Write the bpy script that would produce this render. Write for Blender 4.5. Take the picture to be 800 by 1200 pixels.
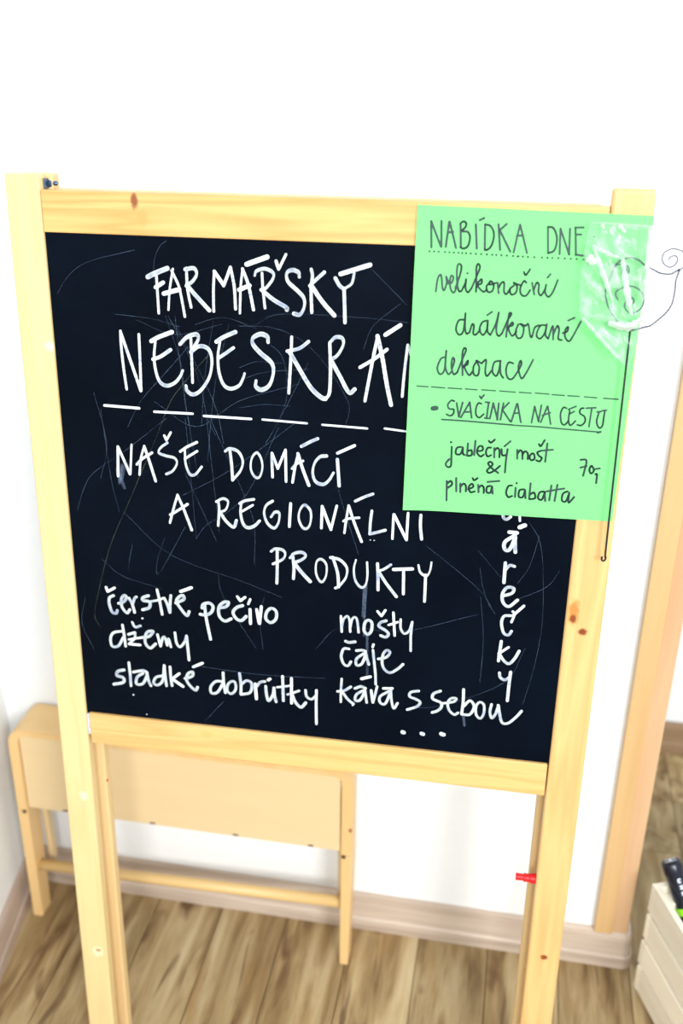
import bpy, bmesh, math, random
from mathutils import Vector, Matrix
scene = bpy.context.scene
for o in list(bpy.data.objects):
    bpy.data.objects.remove(o, do_unlink=True)
COL = scene.collection
random.seed(7)

# ------------------------------------------------------------------ camera
cam_data = bpy.data.cameras.new('camera')
cam = bpy.data.objects.new('camera', cam_data)
COL.objects.link(cam)
CR = Vector((0.983013, 0.183478, 0.004577)); CU = Vector((-0.083412, 0.424405, 0.901622)); CB = Vector((0.163485, -0.886688, 0.4325))
m = Matrix((CR, CU, CB)).transposed().to_4x4()
m.translation = Vector((0.0, -1.137246, 1.28156))
cam.matrix_world = m
cam_data.sensor_fit = 'VERTICAL'
cam_data.sensor_height = 36.0
cam_data.sensor_width = 24.0
cam_data.lens = 1161.36 / 1200 * 36
cam_data.clip_start = 0.05
cam_data.dof.use_dof = True
cam_data.dof.focus_distance = 1.03
cam_data.dof.aperture_fstop = 3.2
scene.camera = cam

# ------------------------------------------------------------------ world, lights, exposure
world = bpy.data.worlds.new('world'); scene.world = world
world.use_nodes = True
bg = world.node_tree.nodes['Background']
bg.inputs['Color'].default_value = (0.86, 0.95, 1.0, 1)
bg.inputs['Strength'].default_value = 1.0
def area(name, loc, target, sx, sy, power, col):
    d = bpy.data.lights.new(name, 'AREA'); d.shape = 'RECTANGLE'; d.size = sx; d.size_y = sy
    d.energy = power; d.color = col
    o = bpy.data.objects.new(name, d); COL.objects.link(o); o.location = loc
    o.rotation_euler = (Vector(target) - Vector(loc)).to_track_quat('-Z', 'Y').to_euler()
    return o
area('window_light', (1.45, -2.9, 2.0), (-0.1, 0, 0.7), 0.8, 1.0, 92, (0.985, 0.99, 1.0))
area('window_light', (0.3, -3.3, 1.9), (-0.1, 0, 0.7), 0.45, 0.8, 42, (0.985, 0.99, 1.0))
scene.view_settings.view_transform = 'Standard'
scene.view_settings.look = 'None'
scene.view_settings.gamma = 1.0
scene.view_settings.use_curve_mapping = False
scene.view_settings.exposure = -0.1

# ------------------------------------------------------------------ helpers
def srgb(r, g, b):
    f = lambda c: (c/255/12.92) if c/255 <= 0.04045 else ((c/255+0.055)/1.055)**2.4
    return (f(r), f(g), f(b), 1.0)

def new_mat(name):
    mt = bpy.data.materials.new(name); mt.use_nodes = True
    nt = mt.node_tree
    return mt, nt, nt.nodes['Principled BSDF']

def plain(name, col, rough=0.5, metal=0.0, noise=0.0, scale=30):
    mt, nt, b = new_mat(name)
    b.inputs['Base Color'].default_value = col
    b.inputs['Roughness'].default_value = rough
    b.inputs['Metallic'].default_value = metal
    if noise:
        tc = nt.nodes.new('ShaderNodeTexCoord'); n = nt.nodes.new('ShaderNodeTexNoise')
        n.inputs['Scale'].default_value = scale; n.inputs['Detail'].default_value = 5
        r = nt.nodes.new('ShaderNodeValToRGB')
        r.color_ramp.elements[0].position = 0.3; r.color_ramp.elements[1].position = 0.7
        r.color_ramp.elements[0].color = tuple(c*(1-noise) for c in col[:3]) + (1,)
        r.color_ramp.elements[1].color = col
        nt.links.new(tc.outputs['Object'], n.inputs['Vector'])
        nt.links.new(n.outputs['Fac'], r.inputs['Fac'])
        nt.links.new(r.outputs['Color'], b.inputs['Base Color'])
        bp = nt.nodes.new('ShaderNodeBump'); bp.inputs['Strength'].default_value = 0.05
        nt.links.new(n.outputs['Fac'], bp.inputs['Height']); nt.links.new(bp.outputs['Normal'], b.inputs['Normal'])
    return mt

def wood(name, light, dark, axis=2, bands=14.0, rough=0.45, knots=(), rand=False, contrast=0.6, stretch=0.06, fine=None):
    """light wood with grain along one axis; knots = (centre, long radius, cross radius, colour)"""
    mt, nt, b = new_mat(name)
    N, Lk = nt.nodes, nt.links
    tc = N.new('ShaderNodeTexCoord')
    vec = tc.outputs['Object']
    if rand:
        oi = N.new('ShaderNodeObjectInfo'); ml = N.new('ShaderNodeMath'); ml.operation = 'MULTIPLY'; ml.inputs[1].default_value = 37.0
        Lk.new(oi.outputs['Random'], ml.inputs[0])
        ad = N.new('ShaderNodeVectorMath'); ad.operation = 'ADD'
        Lk.new(vec, ad.inputs[0]); Lk.new(ml.outputs[0], ad.inputs[1]); vec = ad.outputs[0]
    mp = N.new('ShaderNodeMapping'); sc = [1, 1, 1]; sc[axis] = stretch
    mp.inputs['Scale'].default_value = sc
    Lk.new(vec, mp.inputs['Vector'])
    n1 = N.new('ShaderNodeTexNoise'); n1.inputs['Scale'].default_value = 22; n1.inputs['Detail'].default_value = 3
    Lk.new(mp.outputs[0], n1.inputs['Vector'])
    mul = N.new('ShaderNodeMath'); mul.operation = 'MULTIPLY'; mul.inputs[1].default_value = bands
    Lk.new(n1.outputs['Fac'], mul.inputs[0])
    fr = N.new('ShaderNodeMath'); fr.operation = 'PINGPONG'; fr.inputs[1].default_value = 1.0
    Lk.new(mul.outputs[0], fr.inputs[0])
    n2 = N.new('ShaderNodeTexNoise'); n2.inputs['Scale'].default_value = 260; n2.inputs['Detail'].default_value = 3
    Lk.new(mp.outputs[0], n2.inputs['Vector'])
    mx = N.new('ShaderNodeMix'); mx.data_type = 'FLOAT'; mx.inputs[0].default_value = 0.35
    Lk.new(fr.outputs[0], mx.inputs[2]); Lk.new(n2.outputs['Fac'], mx.inputs[3])
    rp = N.new('ShaderNodeValToRGB'); e = rp.color_ramp.elements
    e[0].position = 0.15; e[1].position = 0.85
    e[0].color = light; e[1].color = tuple(light[i]*(1-contrast)+dark[i]*contrast for i in range(3)) + (1,)
    Lk.new(mx.outputs[0], rp.inputs['Fac'])
    col = rp.outputs['Color']
    for (c, rl, rc, kc) in knots:
        sb = N.new('ShaderNodeVectorMath'); sb.operation = 'SUBTRACT'; sb.inputs[1].default_value = c
        Lk.new(tc.outputs['Object'], sb.inputs[0])
        dv = N.new('ShaderNodeVectorMath'); dv.operation = 'DIVIDE'; rr = [rc, 1.0, rc]; rr[axis] = rl
        if axis == 0: rr = [rl, 1.0, rc]
        dv.inputs[1].default_value = rr
        Lk.new(sb.outputs[0], dv.inputs[0])
        nz = N.new('ShaderNodeTexNoise'); nz.inputs['Scale'].default_value = 150
        Lk.new(tc.outputs['Object'], nz.inputs['Vector'])
        ln = N.new('ShaderNodeVectorMath'); ln.operation = 'LENGTH'
        Lk.new(dv.outputs[0], ln.inputs[0])
        a2 = N.new('ShaderNodeMath'); a2.operation = 'MULTIPLY_ADD'; a2.inputs[1].default_value = 0.9; a2.inputs[2].default_value = -0.45
        Lk.new(nz.outputs['Fac'], a2.inputs[0])
        a3 = N.new('ShaderNodeMath'); a3.operation = 'ADD'; Lk.new(ln.outputs['Value'], a3.inputs[0]); Lk.new(a2.outputs[0], a3.inputs[1])
        mr = N.new('ShaderNodeMapRange'); mr.inputs['From Min'].default_value = 0.55; mr.inputs['From Max'].default_value = 1.15
        mr.inputs['To Min'].default_value = 1.0; mr.inputs['To Max'].default_value = 0.0
        Lk.new(a3.outputs[0], mr.inputs['Value'])
        mc = N.new('ShaderNodeMix'); mc.data_type = 'RGBA'
        Lk.new(mr.outputs[0], mc.inputs[0]); Lk.new(col, mc.inputs[6]); mc.inputs[7].default_value = kc
        col = mc.outputs[2]
    if rand:
        hs = N.new('ShaderNodeHueSaturation')
        m2 = N.new('ShaderNodeMapRange'); m2.inputs['To Min'].default_value = 0.86; m2.inputs['To Max'].default_value = 1.1
        Lk.new(oi.outputs['Random'], m2.inputs['Value']); Lk.new(m2.outputs[0], hs.inputs['Value'])
        Lk.new(col, hs.inputs['Color']); col = hs.outputs['Color']
    Lk.new(col, b.inputs['Base Color'])
    b.inputs['Roughness'].default_value = rough
    bp = N.new('ShaderNodeBump'); bp.inputs['Strength'].default_value = 0.04; bp.inputs['Distance'].default_value = 0.002
    Lk.new(mx.outputs[0], bp.inputs['Height']); Lk.new(bp.outputs['Normal'], b.inputs['Normal'])
    return mt

def obj(name, bm, mat, parent=None, label=None, smooth=False, kind=None):
    me = bpy.data.meshes.new(name)
    bmesh.ops.recalc_face_normals(bm, faces=bm.faces)
    bm.to_mesh(me); bm.free()
    if smooth:
        for p in me.polygons: p.use_smooth = True
    me.materials.append(mat)
    o = bpy.data.objects.new(name, me); COL.objects.link(o)
    if parent is not None: o.parent = parent
    if label: o['label'] = label
    if kind: o['kind'] = kind
    return o

def thing(name, label, cat, mat4, group=None):
    o = bpy.data.objects.new(name, None); COL.objects.link(o)
    o.empty_display_size = 0.05
    o.matrix_world = mat4
    o['label'] = label; o['category'] = cat
    if group: o['group'] = group
    return o

def add_hexa(bm, c, bev=0.0, seg=2):
    """c: 8 corners, bottom 4 (ccw) then top 4"""
    vs = [bm.verts.new(p) for p in c]
    fs = [bm.faces.new([vs[i] for i in q]) for q in ((3,2,1,0),(4,5,6,7),(0,1,5,4),(1,2,6,5),(2,3,7,6),(3,0,4,7))]
    if bev:
        es = list({e for f in fs for e in f.edges})
        bmesh.ops.bevel(bm, geom=es, offset=bev, segments=seg, affect='EDGES', profile=0.6)
def add_box(bm, x0, x1, y0, y1, z0, z1, bev=0.0, seg=2):
    add_hexa(bm, [(x0,y0,z0),(x1,y0,z0),(x1,y1,z0),(x0,y1,z0),(x0,y0,z1),(x1,y0,z1),(x1,y1,z1),(x0,y1,z1)], bev, seg)
def box(name, x0, x1, y0, y1, z0, z1, mat, parent=None, bev=0.001, seg=2, **k):
    bm = bmesh.new(); add_box(bm, x0, x1, y0, y1, z0, z1, bev, seg); return obj(name, bm, mat, parent, **k)

def catmull(P, n=6):
    P = [Vector(p) for p in P]
    if len(P) < 3: return P
    if (P[0]-P[-1]).length < 1e-6: Q = [P[-2]] + P + [P[1]]
    else: Q = [2*P[0]-P[1]] + P + [2*P[-1]-P[-2]]
    out = []
    for i in range(1, len(Q)-2):
        a, b, c, d = Q[i-1:i+3]
        for k in range(n):
            t = k/n
            out.append(0.5*(2*b + (c-a)*t + (2*a-5*b+4*c-d)*t*t + (3*b-a-3*c+d)*t**3))
    out.append(P[-1]); return out

def add_tube(bm, pts, r, sides=8, cap=True, rad=None):
    pts = [Vector(p) for p in pts]; rings = []
    up = None
    for i, p in enumerate(pts):
        t = (pts[min(i+1, len(pts)-1)] - pts[max(i-1, 0)]).normalized()
        if up is None: up = t.orthogonal().normalized()
        up = (up - t*up.dot(t)).normalized(); s = t.cross(up)
        rr = rad[i] if rad else r
        rings.append([bm.verts.new(p + (up*math.cos(a)+s*math.sin(a))*rr) for a in (2*math.pi*k/sides for k in range(sides))])
    for a, b in zip(rings, rings[1:]):
        for k in range(sides): bm.faces.new((a[k], a[(k+1) % sides], b[(k+1) % sides], b[k]))
    if cap: bm.faces.new(rings[0][::-1]); bm.faces.new(rings[-1])

def add_lathe(bm, prof, centre, axis, sides=24):
    """prof: (radius, distance along axis)"""
    axis = Vector(axis).normalized(); up = axis.orthogonal().normalized(); s = axis.cross(up); c = Vector(centre)
    rings = [[bm.verts.new(c + axis*h + (up*math.cos(a)+s*math.sin(a))*max(r, 1e-4)) for a in (2*math.pi*k/sides for k in range(sides))] for r, h in prof]
    for a, b in zip(rings, rings[1:]):
        for k in range(sides): bm.faces.new((a[k], a[(k+1) % sides], b[(k+1) % sides], b[k]))
    bm.faces.new(rings[0][::-1]); bm.faces.new(rings[-1])

def add_ribbon(bm, pts, width, place, n=5, nib=False):
    """flat pen stroke with round ends; place((x, z)) gives the point on the surface"""
    P = [Vector(p) for p in pts]
    if n: P = catmull(P, n)
    H_ = []
    for i, p in enumerate(P):
        t = P[min(i+1, len(P)-1)]-P[max(i-1, 0)]
        f = 0.64+0.44*abs(math.sin(math.atan2(t.y, t.x)-math.radians(78))) if nib else 1.0   # chisel tip: thin upright, broad sideways
        H_.append(width/2*f)
    for i, p in enumerate(P):
        h = H_[i]
        vs = [bm.verts.new(place((p.x+h*math.cos(a), p.y+h*math.sin(a)))) for a in (2*math.pi*k/8+0.39 for k in range(8))]
        bm.faces.new(vs)
        if i+1 < len(P):
            q = P[i+1]; t = q-p
            if t.length < 1e-7: continue
            t.normalize(); nn = Vector((-t.y, t.x)); k = H_[i+1]
            bm.faces.new([bm.verts.new(place((v.x, v.y))) for v in (p-nn*h, q-nn*k, q+nn*k, p+nn*h)])

# ------------------------------------------------------------------ handwriting: (pen width in 0.01 mm, points in 0.1 mm on the board; negative width = straight stroke)
STROKES = {
 'farm': [[252,[1134,5178,1137,5012,1140,4784]],[471,[1045,5138,1125,5178,1250,5229]],[405,[1121,5040,1201,5090]],[217,[1308,5226,1267,5034,1243,4823]],[251,[1293,5209,1357,5071,1382,4956,1411,4763]],[439,[1203,4981,1364,5028]],[267,[1446,5240,1449,5042,1480,4859]],[367,[1434,5226,1521,5240,1548,5187,1508,5119,1439,5066]],[403,[1445,5072,1545,4963,1666,4837]],[253,[1711,4828,1714,5037,1728,5218]],[-349,[1728,5218,1819,5091]],[-283,[1819,5082,1892,5265]],[281,[1892,5265,1926,5079,1935,4863]],[215,[2015,5254,1991,5081,1978,4823]],[297,[2012,5254,2069,5101,2117,4863]],[400,[1974,5051,2081,5098]],[461,[2055,5299,2260,5376]],[247,[2207,5221,2214,5074,2233,4885]],[330,[2134,5194,2151,5238,2233,5264,2311,5233,2317,5177,2248,5084,2197,5060]],[398,[2205,5058,2316,4972,2444,4903,2452,4878]],[-311,[2347,5340,2372,5268]],[-246,[2372,5263,2445,5407]],[377,[2576,5200,2567,5243,2507,5262,2453,5231,2465,5150,2554,5072,2619,5002,2626,4920,2585,4840,2524,4844]],[294,[2693,5276,2705,5209,2692,5095,2701,4865]],[326,[2821,5254,2739,5178,2680,5119]],[427,[2697,5119,2808,4969,2924,4846]],[359,[2929,5202,2973,5131,3015,5105]],[245,[3023,5109,3089,5160,3111,5257]],[327,[3015,5108,3023,4962,3030,4781]],[-423,[2979,5244,3262,5340]]],
 'nebe': [[267,[724,4585,722,4430,733,4199,752,3982]],[308,[727,4565,811,4288,905,3974]],[266,[918,4560,915,4293,908,3974]],[430,[1046,4498,1127,4544,1269,4602]],[371,[1055,4312,1139,4347,1245,4420]],[368,[1089,4500,1068,4344,1077,4197,1115,4083,1189,4044,1277,4082,1334,4148,1365,4213]],[264,[1464,4550,1465,4365,1465,4093]],[408,[1349,4483,1426,4559,1522,4590,1542,4544,1485,4449,1458,4410]],[388,[1458,4406,1550,4473,1644,4447,1677,4335,1646,4166,1555,4024,1467,3969,1404,4004,1395,4057]],[405,[1729,4527,1806,4578,1928,4635]],[326,[1741,4359,1822,4415,1904,4475]],[364,[1767,4535,1741,4380,1749,4214,1793,4091,1866,4053,1952,4090,1996,4165,2014,4219]],[443,[2261,4550,2251,4607,2182,4626,2106,4582,2110,4515,2191,4429,2294,4344,2312,4242,2269,4113,2187,4062,2129,4093,2132,4151]],[287,[2500,4613,2493,4423,2470,4044]],[330,[2670,4577,2580,4506,2455,4470]],[443,[2477,4467,2569,4314,2695,4115,2799,4022,2845,4009]],[314,[2838,4004,2885,4069,2894,4287,2896,4422]],[307,[2883,4577,2894,4287,2890,4081]],[351,[2883,4577,2938,4633,3005,4628,3017,4562,2963,4459,2901,4411]],[397,[2901,4400,2989,4247,3083,4088,3141,4124]],[304,[3358,4667,3320,4467,3247,4011]],[391,[3353,4667,3409,4450,3462,4184,3510,3986]],[330,[3189,4348,3321,4434,3450,4540]],[390,[3430,4682,3572,4782]],[265,[3618,4079,3630,4328,3652,4595]],[260,[3652,4595,3707,4444,3770,4247]]],
 'dash': [[275,[495,3793,875,3786]],[252,[1039,3759,1453,3764]],[250,[1574,3748,2074,3748]],[206,[2195,3750,2658,3740]],[204,[2816,3736,3278,3727]],[202,[3455,3739,3704,3720]]],
 'nase': [[288,[613,3348,593,3017]],[305,[613,3348,679,3183,728,3051]],[219,[767,3381,734,3051]],[236,[909,3377,861,3232,836,3050]],[303,[908,3368,957,3203,1013,2991]],[289,[813,3165,879,3233,990,3308]],[285,[1165,3430,1090,3372,1064,3314,1147,3284,1234,3267,1260,3211,1210,3123,1137,3080]],[-268,[1135,3507,1156,3456]],[-234,[1156,3456,1207,3547]],[285,[1301,3343,1380,3401,1487,3458]],[252,[1349,3267,1487,3361]],[302,[1353,3364,1355,3214,1395,3101,1456,3100,1530,3191]]],
 'doma': [[299,[1840,3411,1857,3233,1863,3067]],[319,[1792,3382,1840,3413,1932,3386,1978,3284,1949,3176,1868,3074]],[278,[2128,3389,2075,3323,2063,3206,2103,3124,2155,3124,2187,3226,2174,3330,2128,3389]],[280,[2295,3134,2290,3307,2291,3397]],[-277,[2291,3397,2351,3238]],[-259,[2351,3231,2434,3442]],[-276,[2434,3438,2439,3096]],[276,[2569,3410,2535,3262,2508,3091]],[335,[2565,3410,2616,3247,2682,3072]],[278,[2504,3243,2555,3301,2618,3335]],[334,[2601,3491,2695,3547,2771,3585]],[353,[2863,3407,2797,3392,2741,3319,2722,3213,2753,3120,2830,3094,2891,3141,2940,3229]],[334,[2978,3378,2990,3233,3002,3091]],[313,[2978,3444,3153,3538]]],
 'and': [[256,[1251,2854,1199,2694,1150,2523]],[307,[1251,2845,1316,2685,1393,2459]],[293,[1158,2617,1225,2659,1358,2755]]],
 'regi': [[265,[1699,2823,1707,2725,1691,2535]],[286,[1678,2810,1753,2851,1807,2820,1781,2731,1717,2692]],[348,[1717,2692,1778,2598,1861,2532,1895,2612]],[305,[1935,2809,1995,2846,2089,2869]],[245,[1961,2723,2078,2803]],[366,[1952,2821,1943,2700,1969,2581,2021,2539,2095,2569,2149,2629]],[323,[2293,2866,2224,2811,2200,2721,2232,2614,2305,2559,2354,2624,2365,2731,2317,2742,2275,2684]],[-302,[2488,2854,2473,2591]],[301,[2638,2851,2587,2786,2575,2687,2618,2592,2670,2590,2703,2665,2702,2785,2638,2851]],[-283,[2819,2603,2825,2849]],[-321,[2825,2849,2922,2596]],[-262,[2922,2596,2980,2868]],[249,[3106,2882,3083,2722,3066,2570]],[299,[3106,2877,3169,2693,3251,2486]],[268,[3055,2702,3100,2733,3218,2755]],[298,[3174,2936,3263,2987,3356,3030]],[282,[3351,2843,3338,2708,3336,2581]],[318,[3336,2581,3409,2605,3497,2638]],[-250,[3576,2547,3579,2821]],[-314,[3583,2821,3722,2551]],[-267,[3724,2546,3728,2848]],[313,[3861,2837,3862,2716,3881,2569]],[-84,[3340,2512,3347,2513]],[-84,[3381,2512,3388,2512]]],
 'prod': [[323,[2945,2279,3000,2106,3015,1933]],[323,[2923,2273,3023,2255,3099,2172,3093,2058,3029,1957,2980,1918]],[288,[3196,2270,3176,2160,3196,2030,3255,1955,3306,1984,3324,2099,3316,2254]],[321,[3428,2249,3438,2091,3443,1941]],[287,[3570,2249,3498,2190,3439,2163]],[339,[3439,2163,3530,2025,3643,1881]],[-372,[3602,2197,3799,2222]],[-304,[3708,2201,3716,1920]],[269,[3862,2271,3885,2190,3951,2155,3986,2218,3997,2316]],[303,[3942,2167,3945,1990,3945,1854]],[315,[2340,2302,2339,2121,2333,1914]],[316,[2273,2286,2319,2320,2400,2312,2428,2265,2396,2202,2292,2139]],[329,[2509,2272,2523,2123,2518,1986]],[343,[2480,2229,2530,2286,2611,2304,2652,2267,2600,2213,2518,2175]],[412,[2532,2166,2607,2070,2702,1970]],[286,[2823,2244,2771,2206,2765,2085,2798,1997,2840,1981,2878,2066,2877,2186,2823,2244]]],
 'cers': [[346,[441,1576,393,1546,382,1469,411,1367,457,1355,474,1392]],[-316,[360,1672,376,1621]],[-317,[376,1621,460,1674]],[347,[496,1484,558,1511,595,1568,571,1592,533,1541,534,1444,587,1372,625,1418]],[331,[625,1563,656,1497,680,1389]],[317,[664,1497,691,1569,712,1587]],[372,[855,1616,790,1585,791,1550,863,1541,859,1469,778,1432]],[328,[961,1699,984,1570,1006,1398]],[287,[881,1547,969,1573,1028,1603]],[343,[1041,1604,1072,1531,1097,1432]],[316,[1100,1432,1108,1566,1119,1644]],[357,[1173,1557,1267,1611,1261,1658,1214,1637,1182,1574,1234,1483,1296,1412,1323,1465]],[-369,[1236,1706,1362,1765]],[-217,[765,1322,770,1322]]],
 'dzem': [[321,[518,1132,408,1100,367,1016,383,921,459,938,521,1049]],[321,[524,1211,537,1068,544,939]],[305,[644,1257,676,1201,738,1224]],[-307,[588,1098,669,1131]],[292,[669,1131,660,1056,588,974]],[-323,[588,974,721,975]],[-264,[589,1032,761,1079]],[350,[748,1074,838,1100,885,1168,818,1152,787,1078,790,996,842,948,907,1009]],[-305,[936,1132,967,985]],[306,[967,990,998,1098,1024,1101,1047,1007]],[306,[1048,1024,1066,1092,1089,992]],[318,[1146,1179,1158,1053,1199,1003,1259,1080,1281,1153]],[332,[1281,1153,1290,1001,1298,844]]],
 'peci': [[341,[1505,1582,1521,1395,1562,1140]],[370,[1477,1526,1493,1573,1562,1595,1603,1555,1580,1481,1516,1443,1453,1444]],[355,[1669,1546,1752,1570,1783,1626,1727,1620,1671,1554,1674,1443,1736,1389,1808,1425]],[367,[1943,1602,1876,1572,1832,1507,1870,1431,1928,1417,1982,1472]],[-310,[1886,1707,1918,1658]],[-310,[1918,1658,1974,1708]],[-339,[2027,1564,2030,1387]],[-268,[2008,1628,2032,1688]],[-310,[2102,1571,2127,1402]],[-340,[2133,1398,2156,1611]],[351,[2270,1602,2219,1555,2206,1466,2264,1425,2320,1478,2323,1570,2270,1602]]],
 'slad': [[381,[503,623,427,594,413,537,487,516,483,455,368,415]],[328,[570,726,576,556,576,420]],[346,[615,606,735,640,785,620]],[346,[733,604,661,546,646,454,725,467,782,576]],[345,[779,619,800,502,821,449]],[327,[968,598,889,568,857,489,907,469,971,542,997,739]],[326,[997,739,1003,586,1012,471]],[326,[1066,727,1069,593,1080,479]],[-326,[1174,651,1078,565]],[-379,[1084,571,1211,485]],[343,[1241,594,1325,633,1336,690,1280,663,1258,576,1305,496,1363,453,1387,496]],[-341,[1346,759,1456,821]],[-175,[595,301,602,299]],[-141,[745,50,749,50]]],
 'dobr': [[329,[1687,607,1605,597,1545,520,1552,440,1625,459,1696,591]],[328,[1697,723,1701,591,1717,462]],[310,[1791,619,1746,565,1744,484,1793,458,1842,524,1834,613,1791,619]],[327,[1890,735,1904,594,1901,467]],[328,[1904,590,1971,651,2030,620,2011,502,1905,461]],[-364,[2073,621,2084,425]],[328,[2078,573,2130,648,2184,665]],[-362,[2226,689,2246,706]],[345,[2195,604,2203,503,2227,417,2278,502,2292,594]],[345,[2292,594,2297,494,2315,415]],[325,[2392,756,2396,611,2400,438]],[272,[2329,607,2456,639,2502,655]],[-324,[2495,743,2495,416]],[289,[2582,591,2502,550,2450,527]],[363,[2502,529,2540,439,2605,377,2660,443]],[307,[2658,606,2671,528,2725,497,2771,540]],[306,[2783,621,2781,426,2787,178]]],
 'mosty': [[-264,[3047,1585,3059,1396]],[265,[3058,1456,3075,1548,3116,1592,3143,1543,3153,1406]],[265,[3151,1458,3173,1566,3211,1586,3232,1521,3245,1408]],[333,[3349,1569,3311,1529,3306,1435,3347,1395,3385,1443,3389,1538,3349,1569]],[332,[3542,1582,3483,1552,3467,1507,3535,1467,3573,1424,3545,1382,3491,1395]],[-276,[3446,1686,3490,1634]],[-276,[3490,1634,3531,1707]],[-275,[3618,1688,3642,1411]],[-263,[3572,1533,3670,1579]],[262,[3700,1614,3704,1508,3745,1446,3797,1487,3827,1596]],[261,[3825,1591,3817,1427,3824,1243]]],
 'caje': [[310,[3143,1192,3084,1185,3059,1089,3088,998,3136,979,3168,1033]],[337,[3105,1283,3144,1272,3209,1288]],[309,[3227,1180,3295,1192,3328,1183]],[309,[3304,1149,3230,1076,3232,999,3290,1021,3330,1135]],[309,[3324,1180,3348,1089,3369,1022]],[280,[3410,1205,3427,1066,3446,906,3453,780]],[-266,[3405,1243,3414,1277]],[309,[3472,1103,3557,1132,3598,1197,3564,1222,3526,1173,3515,1076,3540,985,3609,945,3692,1003,3747,1067]]],
 'kava': [[257,[3069,805,3063,658,3064,503]],[314,[3173,713,3098,654,3026,637]],[316,[3080,635,3144,547,3208,496]],[329,[3223,699,3286,731,3338,716]],[314,[3309,679,3240,622,3227,548,3283,555,3335,674]],[285,[3332,707,3347,609,3359,531]],[-355,[3292,831,3390,868]],[-285,[3404,696,3428,540]],[286,[3428,540,3454,664,3470,753]],[-313,[3541,737,3641,749]],[298,[3603,707,3508,629,3511,550,3566,540,3609,658,3628,739]],[284,[3625,709,3636,595,3666,494,3706,567]],[311,[3934,751,3849,725,3838,669,3907,644,3955,609,3925,551,3817,496]],[-230,[3200,483,3201,478]],[328,[4173,779,4100,736,4095,669,4185,632,4193,575,4157,526,4097,494]],[297,[4201,624,4320,658,4350,705,4296,699,4262,641,4280,551,4341,497,4381,525]],[310,[4424,828,4429,681,4422,517]],[314,[4423,511,4513,522,4552,629,4501,695,4438,615]],[278,[4608,689,4574,632,4581,527,4630,483,4663,556,4656,661,4608,689]],[294,[4739,677,4728,584,4752,504,4789,557,4813,661]],[310,[4812,676,4837,559,4869,461,4934,460,5009,542,5067,632]]],
 'dots': [[-490,[3777,196,3790,191]],[-489,[3994,204,4007,199]],[-501,[4213,229,4237,222]]],
 'gift': [[311,[4692,2920,4700,2884,4731,2862,4771,2893]],[241,[4857,2953,4868,2857]],[-450,[4872,2788,4922,2814]],[-382,[4772,2726,4850,2724]],[383,[4830,2694,4736,2613,4742,2532,4791,2536,4837,2670]],[365,[4831,2703,4840,2594,4850,2509]],[-334,[4759,2381,4761,2155]],[318,[4762,2298,4805,2356,4854,2349]],[339,[4770,2004,4852,2042,4865,2098,4798,2102,4755,2022,4771,1924,4833,1885,4915,1967]],[305,[4859,1779,4792,1766,4771,1683,4803,1568,4855,1549,4882,1597]],[270,[4874,1704,4897,1797,4878,1831]],[-305,[4885,1786,4987,1906]],[327,[4786,1465,4778,1334,4773,1225]],[-273,[4867,1402,4768,1312]],[329,[4778,1309,4829,1235,4886,1204,4940,1269,4981,1369]],[313,[4795,1080,4808,1026,4856,1000,4904,1037]],[331,[4912,1104,4907,949,4905,744]]],
 'nabidka': [[-190,[3839,5529,3825,5762]],[-189,[3825,5762,3927,5537]],[-190,[3931,5538,3919,5767]],[-190,[3971,5537,3991,5762]],[-188,[3995,5762,4066,5531]],[-189,[3983,5667,4032,5672]],[-188,[4095,5748,4110,5544]],[-188,[4234,5747,4257,5532]],[-187,[4267,5785,4305,5804]],[-187,[4318,5750,4331,5523]],[-187,[4439,5754,4470,5528]],[-187,[4513,5759,4454,5703]],[-187,[4454,5703,4564,5515]],[176,[4091,5748,4119,5769,4146,5755,4140,5716,4107,5683,4166,5677,4189,5627,4174,5552,4134,5528,4104,5541]],[176,[4318,5750,4371,5734,4404,5668,4394,5577,4362,5530,4331,5523]],[-167,[3823,5493,3825,5493]],[-167,[3865,5493,3867,5493]],[-167,[3906,5492,3909,5492]],[-167,[3965,5491,3968,5491]],[-166,[4007,5490,4009,5490]],[-166,[4048,5489,4051,5489]],[-166,[4090,5488,4092,5488]],[-166,[4125,5487,4127,5488]],[-166,[4160,5487,4163,5487]],[-166,[4204,5486,4206,5486]],[-166,[4251,5485,4253,5485]],[-166,[4299,5484,4301,5484]],[-166,[4351,5483,4354,5483]],[-165,[4400,5482,4403,5482]],[-165,[4438,5481,4440,5481]],[-165,[4484,5480,4487,5481]],[-165,[4534,5479,4537,5480]],[-165,[4590,5478,4593,5478]],[-165,[4639,5477,4641,5478]],[-175,[4632,5756,4594,5510]],[-175,[4634,5756,4715,5510]],[-175,[4611,5658,4668,5664]],[-174,[4883,5744,4904,5514]],[-175,[5008,5510,4995,5734]],[-174,[4995,5734,5093,5510]],[-175,[5093,5510,5079,5737]],[-173,[5126,5749,5154,5506]],[-173,[5123,5746,5197,5751]],[-174,[5136,5687,5183,5689]],[-175,[5150,5512,5227,5503]],[174,[4883,5746,4935,5734,4972,5646,4959,5544,4904,5514]],[-165,[4634,5476,4636,5476]],[-165,[4680,5476,4682,5476]],[-165,[4726,5475,4728,5475]],[-164,[4784,5475,4786,5475]],[-164,[4853,5474,4855,5475]],[-164,[4902,5474,4905,5474]],[-164,[4946,5474,4948,5474]],[-164,[5000,5474,5002,5474]],[-164,[5057,5473,5059,5473]],[-164,[5111,5473,5113,5473]],[-163,[5163,5473,5165,5473]],[-163,[5225,5472,5228,5472]],[-163,[5264,5472,5266,5472]],[-163,[5318,5472,5321,5472]],[-150,[5297,5673,5299,5672]],[-116,[5294,5611,5297,5611]]],
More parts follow.
